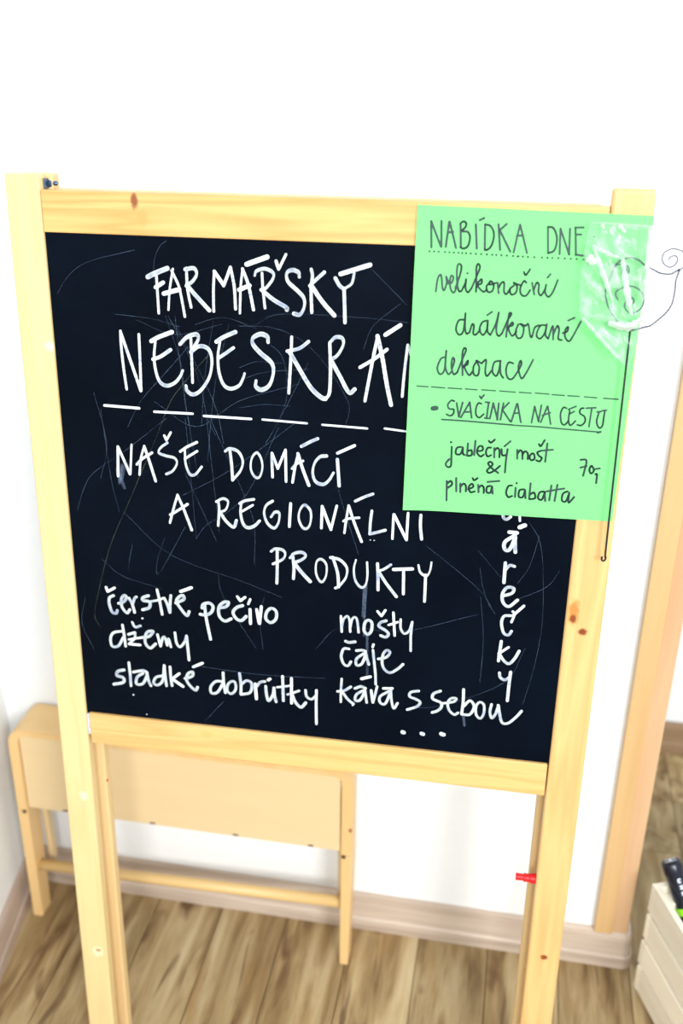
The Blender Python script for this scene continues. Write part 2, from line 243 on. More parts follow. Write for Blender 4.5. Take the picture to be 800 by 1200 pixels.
 'velik': [[171,[3901,5127,3912,5241,3934,5284,3948,5259,3962,5160,3980,5144,3998,5211,3990,5269,4015,5212]],[170,[4002,5203,4044,5213,4058,5264,4035,5276,4027,5213,4043,5146,4074,5126,4103,5216]],[170,[4081,5165,4116,5283,4127,5366,4101,5389,4087,5348,4093,5232,4116,5141,4141,5142]],[170,[4141,5142,4173,5219,4176,5252]],[170,[4176,5252,4177,5169,4201,5131,4232,5171]],[169,[4185,5307,4188,5306]],[170,[4232,5171,4275,5289,4298,5364,4279,5396,4265,5355,4274,5223,4276,5140]],[170,[4275,5206,4318,5258,4321,5217,4286,5198,4343,5143,4375,5169]],[169,[4396,5228,4370,5194,4385,5144,4426,5154,4435,5213,4403,5245,4397,5211,4462,5231]],[169,[4470,5231,4486,5135]],[169,[4482,5182,4504,5232,4529,5234,4535,5151,4561,5132,4590,5186]],[169,[4621,5213,4588,5178,4603,5129,4643,5147,4650,5206,4616,5237,4637,5230,4687,5215]],[168,[4732,5242,4709,5257,4681,5190,4694,5133,4737,5123,4773,5178]],[168,[4702,5339,4721,5311,4757,5366]],[168,[4784,5244,4813,5138]],[168,[4806,5179,4825,5246,4848,5230,4849,5164,4876,5132,4911,5200]],[168,[4913,5233,4909,5167,4943,5122,4980,5170,5014,5278]],[167,[4919,5296,4944,5329]],[172,[4178,4875,4131,4864,4110,4786,4139,4731,4180,4764,4191,4936]],[172,[4191,4936,4194,4816,4210,4745,4240,4758]],[173,[4240,4758,4261,4836,4279,4820,4275,4751,4301,4739,4340,4789]],[171,[4394,4877,4353,4858,4332,4788,4369,4739,4400,4792,4406,4878]],[172,[4403,4860,4409,4775,4437,4742]],[171,[4395,4928,4438,4961]],[172,[4437,4742,4480,4847,4501,4958]],[171,[4501,4958,4489,4796,4514,4737,4546,4765]],[172,[4546,4765,4587,4886,4619,4947,4599,4955,4590,4852,4586,4732]],[171,[4590,4801,4630,4871,4641,4846,4601,4819,4640,4744,4679,4789]],[171,[4690,4857,4671,4788,4692,4729,4733,4740,4743,4826,4707,4861,4758,4844]],[171,[4758,4844,4782,4862,4807,4761,4826,4745,4843,4831,4883,4858]],[170,[4941,4861,4892,4850,4866,4764,4902,4731,4939,4784,4953,4870]],[170,[4950,4853,4949,4768,4977,4735]],[171,[4977,4735,5008,4856,5023,4729]],[170,[5019,4771,5049,4858,5069,4825,5069,4740,5103,4728]],[170,[5105,4793,5145,4812,5149,4854,5127,4828,5130,4760,5170,4720,5206,4781,5259,4910]],[169,[5143,4913,5198,4941]],[175,[4025,4509,3983,4489,3953,4398,3982,4338,4023,4385,4030,4570]],[174,[4030,4570,4030,4421,4061,4342,4094,4371]],[176,[4093,4389,4114,4478,4095,4504,4087,4424,4113,4345,4147,4365]],[176,[4147,4365,4190,4500,4219,4589,4198,4602,4185,4535,4200,4341]],[175,[4199,4412,4240,4485,4242,4450,4213,4422,4261,4345,4293,4382]],[174,[4329,4490,4299,4427,4307,4356,4347,4350,4354,4430,4321,4490,4374,4466]],[174,[4374,4466,4414,4503,4414,4389,4434,4346,4473,4401]],[174,[4543,4502,4493,4481,4482,4393,4520,4351,4542,4405,4552,4502]],[174,[4549,4493,4561,4380,4590,4337]],[173,[4673,4483,4629,4489,4609,4418,4632,4340,4676,4333,4721,4406]],[174,[4721,4406,4750,4478,4738,4512,4724,4442,4761,4342,4799,4393,4856,4528]]],
 'rule': [[-124,[3765,4212,3874,4208]],[-124,[3906,4209,4037,4205]],[-124,[4068,4206,4200,4205]],[-123,[4235,4207,4348,4205]],[-123,[4392,4208,4525,4207]],[-123,[4565,4207,4715,4204]],[-123,[4752,4205,4865,4204]],[-123,[4904,4207,5034,4204]],[-123,[5061,4201,5178,4199]],[-123,[5211,4199,5318,4198]],[-122,[5366,4197,5482,4194]],[-122,[5545,4193,5681,4191]]],
 'svac': [[-429,[3931,3993,3964,3999]],[163,[4137,4078,4105,4083,4074,4036,4092,3998,4135,3995,4132,3949,4102,3928,4067,3942]],[162,[4400,4069,4372,4074,4351,4028,4355,3957,4388,3929,4429,3968]],[-175,[4160,4061,4189,3924]],[-176,[4189,3924,4218,4071]],[-176,[4209,3918,4286,4077]],[-175,[4286,4077,4314,3922]],[-176,[4236,3975,4304,3983]],[-174,[4378,4144,4394,4122]],[-174,[4394,4122,4418,4157]],[-174,[4468,4086,4459,3929]],[-175,[4439,4087,4476,4087]],[-176,[4442,3928,4475,3926]],[-175,[4491,3927,4513,4083]],[-174,[4513,4083,4566,3919]],[-175,[4562,3919,4566,4086]],[-174,[4611,4089,4593,3921]],[-174,[4663,4098,4604,4024]],[-174,[4604,4024,4690,3908]],[-175,[4699,3908,4739,4090]],[-174,[4745,4091,4791,3908]],[152,[4023,3886,4298,3885,4596,3878,4714,3876]],[-162,[4715,3993,4769,4000]],[-162,[4893,3911,4909,4075]],[-161,[4909,4075,4959,3925]],[-162,[4959,3925,4972,4090]],[-162,[4980,3920,5029,4083]],[-161,[5033,4083,5076,3907]],[-161,[4989,3989,5063,4022]],[-160,[5230,4064,5299,4100]],[-160,[5246,4021,5286,4049]],[-160,[5446,4084,5439,3906]],[-160,[5396,4087,5484,4097]],[-160,[5500,4056,5535,4062]],[-159,[5546,4071,5585,4078]],[160,[5211,4075,5180,4080,5160,4015,5177,3927,5209,3910,5236,3944]],[160,[5243,4052,5241,3957,5264,3907,5307,3955]],[160,[5372,4086,5343,4077,5341,4033,5386,4004,5397,3954,5366,3914,5327,3918]],[160,[5518,4057,5505,3961,5535,3900,5563,3921,5567,3991,5570,4073]],[138,[4712,3874,4957,3874,5201,3867,5540,3858]],[-198,[5526,3850,5554,3862]]],
 'jabl': [[190,[4138,3611,4140,3506,4140,3412,4106,3398,4088,3432,4119,3481]],[189,[4124,3659,4131,3657]],[189,[4233,3618,4189,3603,4182,3544,4226,3541,4249,3607]],[189,[4248,3612,4252,3550,4271,3535]],[189,[4296,3657,4293,3529]],[189,[4295,3576,4334,3590,4337,3539,4298,3529]],[188,[4367,3690,4363,3541]],[189,[4389,3583,4443,3598,4436,3639,4401,3630,4390,3571,4426,3532,4457,3553]],[188,[4524,3631,4489,3624,4477,3577,4496,3537,4530,3553]],[188,[4497,3699,4520,3682,4555,3716]],[188,[4555,3629,4562,3532]],[188,[4557,3595,4583,3631,4606,3610,4612,3536]],[188,[4627,3623,4638,3561,4669,3563]],[188,[4686,3627,4679,3522,4678,3382]],[188,[4653,3654,4708,3709]],[188,[4779,3626,4787,3535]],[188,[4787,3588,4808,3624,4831,3602,4837,3534]],[188,[4833,3580,4856,3616,4884,3595,4889,3537]],[187,[4923,3597,4904,3562,4924,3528,4953,3547,4945,3592,4923,3597]],[187,[5010,3634,4975,3613,4993,3579,5023,3559,5005,3523,4972,3532]],[187,[4983,3700,5002,3679,5035,3743]],[186,[5063,3711,5059,3522]],[187,[5016,3634,5122,3651]],[190,[4613,3372,4544,3419,4507,3463,4528,3483,4552,3455,4501,3392,4525,3366,4578,3398,4625,3448]],[192,[4109,3249,4117,3040]],[192,[4111,3220,4150,3252,4161,3212,4118,3173]],[192,[4201,3287,4210,3144]],[192,[4245,3231,4251,3140]],[192,[4247,3195,4278,3233,4302,3211,4306,3152]],[192,[4327,3177,4376,3205,4361,3239,4332,3201,4351,3148,4395,3159]],[191,[4364,3299,4381,3277,4414,3303]],[191,[4424,3232,4433,3154]],[192,[4430,3197,4457,3228,4481,3206,4485,3149]],[191,[4546,3230,4514,3216,4513,3161,4551,3159,4562,3219]],[191,[4562,3227,4574,3149]],[191,[4514,3270,4630,3289]],[190,[4759,3251,4722,3239,4706,3171,4731,3125,4768,3140]],[190,[4796,3230,4797,3131]],[190,[4801,3281,4803,3276]],[190,[4878,3220,4835,3205,4834,3138,4874,3137,4890,3209]],[190,[4890,3214,4901,3127]],[190,[4938,3289,4937,3123]],[190,[4938,3166,4979,3193,4995,3135,4942,3118]],[190,[5076,3212,5034,3197,5024,3137,5062,3123,5084,3201]],[190,[5083,3206,5096,3112]],[189,[5142,3281,5135,3122]],[189,[5199,3292,5187,3119]],[190,[5098,3214,5268,3258]],[189,[5303,3230,5262,3203,5258,3132,5296,3123,5322,3208]],[189,[5321,3220,5325,3113,5373,3177]],[186,[5394,3567,5452,3560,5436,3404]],[187,[5402,3487,5458,3505]],[186,[5506,3513,5489,3471,5508,3433,5533,3465,5506,3513]],[186,[5546,3482,5587,3492]],[187,[5551,3429,5567,3425,5568,3337]]],
 'scratch': [[63,[1114,4969,1112,5260,1173,5425,1254,5493]],[65,[74,4932,229,5134,447,5267,917,5392]],[64,[680,4754,1083,4722,1348,4657]],[64,[1210,4762,1349,4275,1377,3857,1415,3658]],[64,[1237,4763,1500,4222,1610,3735,1687,3548]],[70,[86,2569,211,2888,341,3054,665,3289,1167,3697]],[66,[1371,3711,1441,2363]],[66,[1601,3725,1653,3056,1702,2455]],[66,[1637,3728,1985,2910,2091,2558,2085,2128]],[68,[1297,2845,1852,3185,2520,3722]],[68,[1346,3100,1661,2362]],[69,[1441,2363,1561,2533,1774,2679,2051,2982,2360,3675]],[66,[2223,3492,2414,3841,2668,4365]],[63,[1966,4696,2305,4696,2598,4584,2849,4350,3061,4023,3090,3884,3058,3766]],[65,[1955,4142,2231,4246,2668,4296]],[64,[1958,4274,2135,4345,2398,4342]],[63,[2286,4525,2399,4420,2450,4197,2441,3959,2351,3720]],[65,[1949,3857,2219,3909,2485,3908]],[71,[332,2018,569,1831,1022,1716]],[70,[704,2237,663,2048,634,1910]],[70,[1082,2341,979,2046,1002,1913,1321,2492]],[65,[4963,2850,5083,2653,5148,2315,5191,1727,5157,1210,5072,711]],[65,[5078,2710,5005,2360,4900,2155]],[66,[4471,2494,4719,2216]],[66,[4502,2293,4553,2062,4639,1851]],[67,[4923,1979,5198,2145,5310,2330]],[61,[3275,5303,3639,4966]],[62,[3221,4531,3307,4761,3564,4987]],[63,[2141,4722,2400,4835,3163,4837,3646,4811]],[67,[388,3924,489,3372,393,2980]],[73,[101,1519,32,1185,153,864]],[64,[902,4705,1300,4578,1791,4705]],[64,[1518,4691,1811,4773,2140,4679]],[63,[1704,4734,1598,4175,1543,3630]],[64,[1329,4639,1679,3912,1776,3461]],[71,[2772,1154,3055,1450,3712,1468,4520,1758]],[71,[3845,515,4221,606,4849,963,5041,1405]],[67,[4533,1960,4595,1459,4594,933]],[70,[1669,1987,1729,1681,2089,1078]],[73,[1382,779,2085,748,2873,785]],[75,[1459,46,1693,341]],[67,[3940,2495,4500,2057,4698,1776]],[67,[450,3744,510,2989,581,2600]],[69,[630,2604,1141,2143,1909,1907,2387,1747]],[66,[2981,3083,3067,2805,3223,2332]],[64,[1308,4766,1359,4072,1485,3063]],[63,[1862,4708,1703,4092,1595,3261]],[66,[1037,3872,1487,3626,1950,3929,2573,4143]],[67,[740,3577,898,3864,1239,4243,1485,4518]],[70,[2195,1728,2134,1512,2168,1087]]],
 'yellowscratch': [[69,[1650,4397,1339,4044,1202,3846,1055,3505,730,2800,444,2183,245,1533,196,1290,257,1154]]],
 'smear': [[364,[646,3144,619,3036,603,2937]],[546,[654,3116,627,2998]],[456,[3305,1980,3300,1838,3296,1611]],[279,[3340,1375,3353,895]],[184,[3305,1633,3303,1371]],[283,[4446,480,4462,371]],[365,[585,3091,658,2883]]],
}
# ------------------------------------------------------------------ materials
M_wall = plain('white_wall_paint', (0.88, 0.9, 0.91, 1), 0.9, noise=0.02, scale=60)
M_floor_base = plain('dark_joint', srgb(80, 66, 50), 0.8)
def planks_mat():
    mt, nt, b = new_mat('weathered_oak_planks'); N, Lk = nt.nodes, nt.links
    tc = N.new('ShaderNodeTexCoord'); oi = N.new('ShaderNodeObjectInfo')
    ml = N.new('ShaderNodeMath'); ml.operation = 'MULTIPLY'; ml.inputs[1].default_value = 53.0; Lk.new(oi.outputs['Random'], ml.inputs[0])
    ad = N.new('ShaderNodeVectorMath'); ad.operation = 'ADD'; Lk.new(tc.outputs['Object'], ad.inputs[0]); Lk.new(ml.outputs[0], ad.inputs[1])
    def noise(sx, sy, det, rough=0.55, dist=0.0):
        mp = N.new('ShaderNodeMapping'); mp.inputs['Scale'].default_value = (sx, sy, 1); Lk.new(ad.outputs[0], mp.inputs['Vector'])
        n = N.new('ShaderNodeTexNoise'); n.inputs['Scale'].default_value = 1; n.inputs['Detail'].default_value = det; n.inputs['Roughness'].default_value = rough
        n.inputs['Distortion'].default_value = dist
        Lk.new(mp.outputs[0], n.inputs['Vector']); return n.outputs['Fac']
    def ramp(f, st):
        r = N.new('ShaderNodeValToRGB'); e = r.color_ramp.elements
        while len(e) < len(st): e.new(0.5)
        for q, (p, c) in zip(e, st): q.position = p; q.color = c
        Lk.new(f, r.inputs['Fac']); return r.outputs['Color']
    def mix(a, c, f, mode='MIX'):
        m_ = N.new('ShaderNodeMix'); m_.data_type = 'RGBA'; m_.blend_type = mode
        if isinstance(f, float): m_.inputs[0].default_value = f
        else: Lk.new(f, m_.inputs[0])
        for sock, v in ((m_.inputs[6], a), (m_.inputs[7], c)):
            if isinstance(v, tuple): sock.default_value = v
            else: Lk.new(v, sock)
        return m_.outputs[2]
    base = ramp(noise(38, 4.5, 5, 0.55, 0.5), [(0.30, srgb(108, 82, 50)), (0.44, srgb(152, 126, 86)), (0.56, srgb(180, 156, 114)), (0.72, srgb(198, 178, 140))])
    amber = ramp(noise(26, 7, 3, 0.5, 0.4), [(0.56, (0, 0, 0, 1)), (0.80, (0.8, 0.8, 0.8, 1))])
    col = mix(base, srgb(160, 124, 72), amber)
    dark = ramp(noise(42, 6, 3, 0.5, 0.6), [(0.62, (0, 0, 0, 1)), (0.74, (0.9, 0.9, 0.9, 1))])
    col = mix(col, srgb(104, 78, 52), dark)
    knot = ramp(noise(17, 11, 2, 0.4, 0.3), [(0.66, (0, 0, 0, 1)), (0.74, (0.9, 0.9, 0.9, 1))])
    col = mix(col, srgb(96, 66, 38), knot)
    fine = ramp(noise(420, 22, 3), [(0.35, (0.88, 0.88, 0.88, 1)), (0.65, (1, 1, 1, 1))])
    col = mix(col, fine, 0.8, 'MULTIPLY')
    hs = N.new('ShaderNodeHueSaturation'); mr = N.new('ShaderNodeMapRange'); mr.inputs['To Min'].default_value = 0.82; mr.inputs['To Max'].default_value = 1.08
    Lk.new(oi.outputs['Random'], mr.inputs['Value']); Lk.new(mr.outputs[0], hs.inputs['Value']); Lk.new(col, hs.inputs['Color'])
    Lk.new(hs.outputs['Color'], b.inputs['Base Color']); b.inputs['Roughness'].default_value = 0.5; b.inputs['Specular IOR Level'].default_value = 0.35
    return mt
M_plank = planks_mat()
M_skirt = wood('pale_pink_wood', srgb(204, 187, 170), srgb(158, 136, 118), axis=0, bands=9, rough=0.5, contrast=0.6)
M_skirt_y = wood('pale_pink_wood_side', srgb(192, 174, 160), srgb(160, 136, 120), axis=1, bands=4, rough=0.5, contrast=0.6)
K = lambda x, z: (x, 0.0, z)

# ------------------------------------------------------------------ setting
XL, LL = -0.7353, 0.1734          # left wall base point and its slant towards the room
HB = 0.067
fl = box('floor', -1.3, 1.7, -1.9, 0.56, -0.05, -0.004, M_floor_base, bev=0, kind='structure')
pw, gap = 0.107, 0.0011
bm = bmesh.new(); add_box(bm, gap/2, pw-gap/2, gap/2, 1.25-gap/2, -0.005, 0.0, 0.0006, 1)
plank0 = obj('plank', bm, M_plank, fl)
k = 0
for i in range(-7, 14):
    x = -0.186 + i*pw
    y = 0.1 + (i*0.137) % 0.4 - 2*1.25
    while y < 0.5:
        y0, y1 = max(y, -1.85), min(y+1.25, 0.555)
        if y1-y0 > 0.05:
            o = plank0 if k == 0 else plank0.copy()
            if k: COL.objects.link(o)
            o.parent = fl; o.location = (x, y0, 0); o.scale = (1, (y1-y0)/1.25, 1); k += 1
        y += 1.25
XE = 0.2305                        # end of the back wall beside the passage
box('wall_back', -0.9, XE, 0.0, 0.13, 0, 2.7, M_wall, bev=0.002, kind='structure')
bm = bmesh.new()
a = Vector((XL, 0, 0)); b = Vector((XL+LL*1.9, -1.9, 0)); nn = Vector((-1, -LL, 0)).normalized()*0.1
add_hexa(bm, [tuple(a+nn+Vector((0,.02,0))), tuple(b+nn), tuple(b), tuple(a+Vector((-LL*.02,.02,0))), tuple(a+nn+Vector((0,.02,2.7))), tuple(b+nn+Vector((0,0,2.7))), tuple(b+Vector((0,0,2.7))), tuple(a+Vector((-LL*.02,.02,2.7)))])
obj('wall_left', bm, M_wall, kind='structure')
box('wall_far', -0.9, 1.7, 0.54, 0.64, 0, 2.7, M_wall, bev=0, kind='structure')

def skirt_profile(d0, shoe=0.004):
    # (out from wall, height): flat board with a groove and a projecting foot
    t = d0
    return [(0, 0), (t+shoe, 0), (t+shoe, 0.021), (t+0.001, 0.024), (t, 0.040), (t-0.0005, 0.058), (t-0.003, HB-0.002), (t-0.006, HB), (0, HB)]
def skirting(name, path, mat, closed_ends=True):
    """path of (point, outward direction scaled for mitre)"""
    bm = bmesh.new(); prof = skirt_profile(0.010)
    rings = [[bm.verts.new((p[0]+d[0]*o_, p[1]+d[1]*o_, z)) for o_, z in prof] for p, d in path]
    for r0_, r1_ in zip(rings, rings[1:]):
        for i in range(len(prof)): bm.faces.new((r0_[i], r0_[(i+1) % len(prof)], r1_[(i+1) % len(prof)], r1_[i]))
    bm.faces.new(rings[0]); bm.faces.new(rings[-1][::-1])
    return obj(name, bm, mat, kind='structure')
corner = [((XE, 0.0), (math.sin(t), -math.cos(t))) for t in (math.radians(a_) for a_ in (0, 22.5, 45, 67.5, 90))]
skirting('baseboard_back', [((XL+0.003, 0.0), (0.8, -1.0))] + corner + [((XE, 0.13), (1, 0))], M_skirt)
dn = Vector((1, LL, 0)).normalized()
skirting('baseboard_left', [((XL+0.0, -0.001), (0.98+0.0, -0.85)), ((XL+LL*1.9, -1.9), (dn.x, dn.y))], M_skirt_y)
M_skirt_f = wood('shaded_wood_skirting', srgb(150, 122, 92), srgb(112, 86, 62), axis=0, bands=4, rough=0.6, contrast=0.6)  # darker brown paints in the passage's shade
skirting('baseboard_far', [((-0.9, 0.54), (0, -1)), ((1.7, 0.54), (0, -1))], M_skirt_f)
box('shade_wall_right', 1.7, 1.8, -1.9, 0.64, 0, 2.7, M_wall, bev=0, kind='structure')  # unseen wall added to darken the passage
box('shade_ceiling', -0.9, 1.8, 0.0, 0.64, 2.7, 2.8, M_wall, bev=0, kind='structure')  # unseen cover above the passage only, added to dim it
box('shade_wall_over_passage', XE, 1.7, 0.0, 0.13, 2.1, 2.7, M_wall, bev=0, kind='structure')  # unseen lintel put in to keep sky light off the passage

M_case = wood('honey_pine_casing', srgb(214, 178, 126), srgb(188, 142, 90), axis=2, bands=4, contrast=0.5, rough=0.4)
M_case2 = wood('pink_pine_casing', srgb(214, 176, 136), srgb(190, 144, 104), axis=2, bands=5, contrast=0.5, rough=0.4)
cas = box('trim_1', 0.1825, 0.2085, -0.011, 0.0005, HB-0.001, 2.55, M_case, bev=0.0015, kind='structure')
box('trim_2', 0.2083, XE+0.001, -0.006, 0.0, HB-0.001, 2.55, M_case2, bev=0.0015, kind='structure')

# ------------------------------------------------------------------ easel frame of reference
W_, L_ = 0.54195, 0.55586
P0 = Vector((-0.4721, -0.2484, 0.5542)); psi, lam = 0.0155287, 0.0769782
bu = Vector((math.cos(psi), math.sin(psi), 0))
bn = Vector((-math.sin(psi), math.cos(psi), 0))
bv = Vector((0, 0, 1))*math.cos(lam) + bn*math.sin(lam)
bd = -bu.cross(bv); bd = bd if bd.y > 0 else -bd           # depth direction, away from the camera
def frame_at(u, v, d=0.0):
    mm = Matrix((bu, bd, bv)).transposed().to_4x4(); mm.translation = P0 + bu*u + bv*v + bd*d
    return mm
DARK = srgb(140, 82, 34)
cream_l = srgb(250, 226, 158)
PL, PR = -0.0362, W_ + 0.0379
X = lambda u: u - W_/2
Z = lambda v: v + L_
easel = thing('easel_chalkboard', 'standing pine A-frame easel with a black chalkboard full of white Czech handwriting', 'easel', frame_at(W_/2, -L_))
M_postL = wood('lit_pine_left', srgb(230, 204, 148), srgb(216, 178, 114), 2, 12, 0.38, contrast=0.35,  # stronger light on this post is painted in as a paler wood colour
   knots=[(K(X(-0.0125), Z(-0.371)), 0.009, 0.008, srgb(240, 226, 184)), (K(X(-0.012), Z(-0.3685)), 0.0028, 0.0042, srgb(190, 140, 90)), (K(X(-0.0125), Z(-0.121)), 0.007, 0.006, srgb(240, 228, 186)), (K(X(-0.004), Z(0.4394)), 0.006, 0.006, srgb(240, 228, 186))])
M_postR = wood('warm_pine_right', srgb(226, 186, 124), srgb(198, 142, 80), 2, 14, 0.38, contrast=0.45,
   knots=[(K(X(0.5497), Z(0.1909)), 0.016, 0.006, srgb(196, 130, 62)), (K(X(0.5497), Z(0.183)), 0.006, 0.0035, srgb(135, 66, 25)), (K(X(0.5610), Z(0.1685)), 0.0042, 0.0055, srgb(128, 60, 22)),
          (K(X(0.561), Z(-0.2736)), 0.0045, 0.0045, srgb(140, 70, 30))])
M_railT = wood('top_rail_pine', srgb(224, 180, 112), srgb(190, 130, 62), 0, 20, 0.38, contrast=0.55,
   knots=[(K(X(0.096), Z(0.586)), 0.0040, 0.0082, srgb(140, 80, 38)), (K(X(0.103), Z(0.570)), 0.006, 0.009, srgb(206, 156, 88))])
M_railB = wood('bottom_rail_pine', srgb(226, 186, 120), srgb(198, 142, 76), 0, 18, 0.38, contrast=0.45,
   knots=[(K(X(0.148), Z(-0.012)), 0.008, 0.006, srgb(226, 176, 106))])
M_rear = wood('rear_pine', srgb(228, 198, 144), srgb(202, 158, 98), 2, 5, 0.45, contrast=0.4)
T = 0.0155     # board thickness of the front frame
def post(name, u0, u1, da0, db0, da1, db1, vt, mat, slope=0.077):
    """upright whose depth range goes from (da0, db0) at the floor to (da1, db1) at the top"""
    bm = bmesh.new()
    lo = lambda d: d*slope/1.0
    c = [(X(u0), da0, lo(da0)), (X(u1), da0, lo(da0)), (X(u1), db0, lo(db0)), (X(u0), db0, lo(db0)),
         (X(u0), da1, Z(vt)), (X(u1), da1, Z(vt)), (X(u1), db1, Z(vt)), (X(u0), db1, Z(vt))]
    add_hexa(bm, c, 0.0032, 3)
    return obj(name, bm, mat, easel, smooth=False)
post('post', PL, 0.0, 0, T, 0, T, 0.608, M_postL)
post('post', W_, PR, 0, T, 0, T, 0.609, M_postR)
post('rear_post', PL+0.004, 0.0062, 0.034, 0.049, T+0.003, T+0.019, 0.608, M_rear)
post('rear_post', W_-0.0068, PR-0.004, 0.034, 0.049, T+0.003, T+0.019, 0.592, M_rear)
box('top_rail', X(0.0006), X(W_-0.0006), 0.0004, T-0.001, Z(0.5535), Z(0.5935), M_railT, easel, 0.0012)
box('bottom_rail', X(0.0040), X(W_-0.0015), 0.0004, T-0.001, Z(-0.0415), Z(0.0), M_railB, easel, 0.0012)
box('rear_rail', X(0.0062), X(W_-0.0068), T+0.004, T+0.016, Z(0.556), Z(0.594), M_rear, easel, 0.0015)
box('rear_rail', X(0.0062), X(W_-0.0068), T+0.012, T+0.023, Z(-0.038), Z(0.004), M_rear, easel, 0.0015)
M_white_panel = plain('white_back_panel', (0.85, 0.86, 0.85, 1), 0.4)
bm = bmesh.new()
add_hexa(bm, [(X(.0062), T+.015, Z(0)), (X(W_-.0068), T+.015, Z(0)), (X(W_-.0068), T+.019, Z(0)), (X(.0062), T+.019, Z(0)),
              (X(.0062), T+.008, Z(.557)), (X(W_-.0068), T+.008, Z(.557)), (X(W_-.0068), T+.012, Z(.557)), (X(.0062), T+.012, Z(.557))])
obj('rear_panel', bm, M_white_panel, easel)
# hinge hardware at the left top, steel bracket in the slit beside the bottom rail, red plastic peg
M_steel = plain('blued_steel', srgb(92, 116, 150), 0.3, 0.9)
M_bracket = plain('worn_white_metal', srgb(225, 225, 228), 0.4, 0.3, noise=0.3, scale=300)
M_red = plain('red_plastic', srgb(226, 22, 28), 0.35)
for uu, sg in ((0.0, 1),):
    bm = bmesh.new()
    add_lathe(bm, [(0.0045, 0), (0.005, 0.0006), (0.005, 0.003), (0.0038, 0.0045)], (X(uu), T+0.006, Z(0.5985)), (sg, 0, 0), 6)
    add_lathe(bm, [(0.0022, -0.002), (0.0022, 0.0085), (0.0016, 0.0095)], (X(uu), T+0.006, Z(0.5985)), (sg, 0, 0), 12)
    add_box(bm, X(uu)+sg*0.0002, X(uu)+sg*0.0016, 0.009, 0.019, Z(0.594), Z(0.6035), 0.0003, 1)
    obj('hinge_bolt', bm, M_steel, easel, label='dark steel hinge bolt' )
box('corner_bracket', X(0.0002), X(0.0038), 0.0012, 0.013, Z(-0.030), Z(-0.0015), M_bracket, easel, 0.0004, label='worn white metal corner bracket')
bm = bmesh.new()
add_lathe(bm, [(0.0058, 0.0000), (0.0060, 0.0008), (0.0057, 0.0068), (0.0048, 0.0076), (0.0048, 0.0112), (0.0052, 0.0121), (0.0052, 0.0131), (0.0040, 0.0141), (0.0040, 0.0209), (0.0043, 0.0215), (0.0043, 0.0225), (0.0036, 0.0231)], (X(W_)-0.0001, 0.0088, Z(-0.1655)), (-1, 0, 0), 20)
obj('peg', bm, M_red, easel, label='red plastic peg')
bm = bmesh.new()
add_lathe(bm, [(0.0016, 0), (0.0016, 0.0012)], (X(0.0062)-0.0002, 0.030, Z(-0.117)), (1, 0, 0), 12)
obj('peg_end', bm, M_red, easel, label='tiny red plug end')
# rubber feet
M_rub = plain('dark_rubber', srgb(30, 34, 30), 0.7)
for u0, u1 in ((PL+0.005, 0.0052), (W_-0.0058, PR-0.005)):
    bm = bmesh.new(); lo = 0.077
    add_hexa(bm, [(X(u0), .0345, .0345*lo-.0002), (X(u1), .0345, .0345*lo-.0002), (X(u1), .0485, .0485*lo-.0002), (X(u0), .0485, .0485*lo-.0002),
                  (X(u0), .0345, .009), (X(u1), .0345, .009), (X(u1), .0485, .009), (X(u0), .0485, .009)], .0004, 1)
    for v in bm.verts: v.co.y += 0.0
    obj('foot', bm, M_rub, easel)

# ------------------------------------------------------------------ chalkboard with its writing
mt, nt, b = new_mat('chalkboard_black')
tc = nt.nodes.new('ShaderNodeTexCoord')
n1 = nt.nodes.new('ShaderNodeTexNoise'); n1.inputs['Scale'].default_value = 4; n1.inputs['Detail'].default_value = 6; n1.inputs['Roughness'].default_value = 0.65
r1_ = nt.nodes.new('ShaderNodeValToRGB'); r1_.color_ramp.elements[0].position = 0.35; r1_.color_ramp.elements[1].position = 0.75
r1_.color_ramp.elements[0].color = (0.0002, 0.0014, 0.0044, 1); r1_.color_ramp.elements[1].color = (0.0010, 0.0044, 0.0110, 1)
nt.links.new(tc.outputs['Object'], n1.inputs['Vector']); nt.links.new(n1.outputs['Fac'], r1_.inputs['Fac']); nt.links.new(r1_.outputs['Color'], b.inputs['Base Color'])
b.inputs['Roughness'].default_value = 0.42; b.inputs['Specular IOR Level'].default_value = 0.05
M_board = mt
board = box('chalkboard', X(-0.0005), X(W_+0.0005), 0.004, 0.0095, Z(-0.003), Z(0.5565), M_board, easel, 0.0)
mt, nt, b = new_mat('chalk_marker_white')
tc = nt.nodes.new('ShaderNodeTexCoord')
n1 = nt.nodes.new('ShaderNodeTexNoise'); n1.inputs['Scale'].default_value = 90; n1.inputs['Detail'].default_value = 3
r1_ = nt.nodes.new('ShaderNodeValToRGB'); r1_.color_ramp.elements[0].position = 0.30; r1_.color_ramp.elements[1].position = 0.5
r1_.color_ramp.elements[0].color = srgb(196, 208, 232); r1_.color_ramp.elements[1].color = srgb(240, 248, 250)
nt.links.new(tc.outputs['Object'], n1.inputs['Vector']); nt.links.new(n1.outputs['Fac'], r1_.inputs['Fac']); nt.links.new(r1_.outputs['Color'], b.inputs['Base Color'])
b.inputs['Roughness'].default_value = 0.8
M_chalk = mt
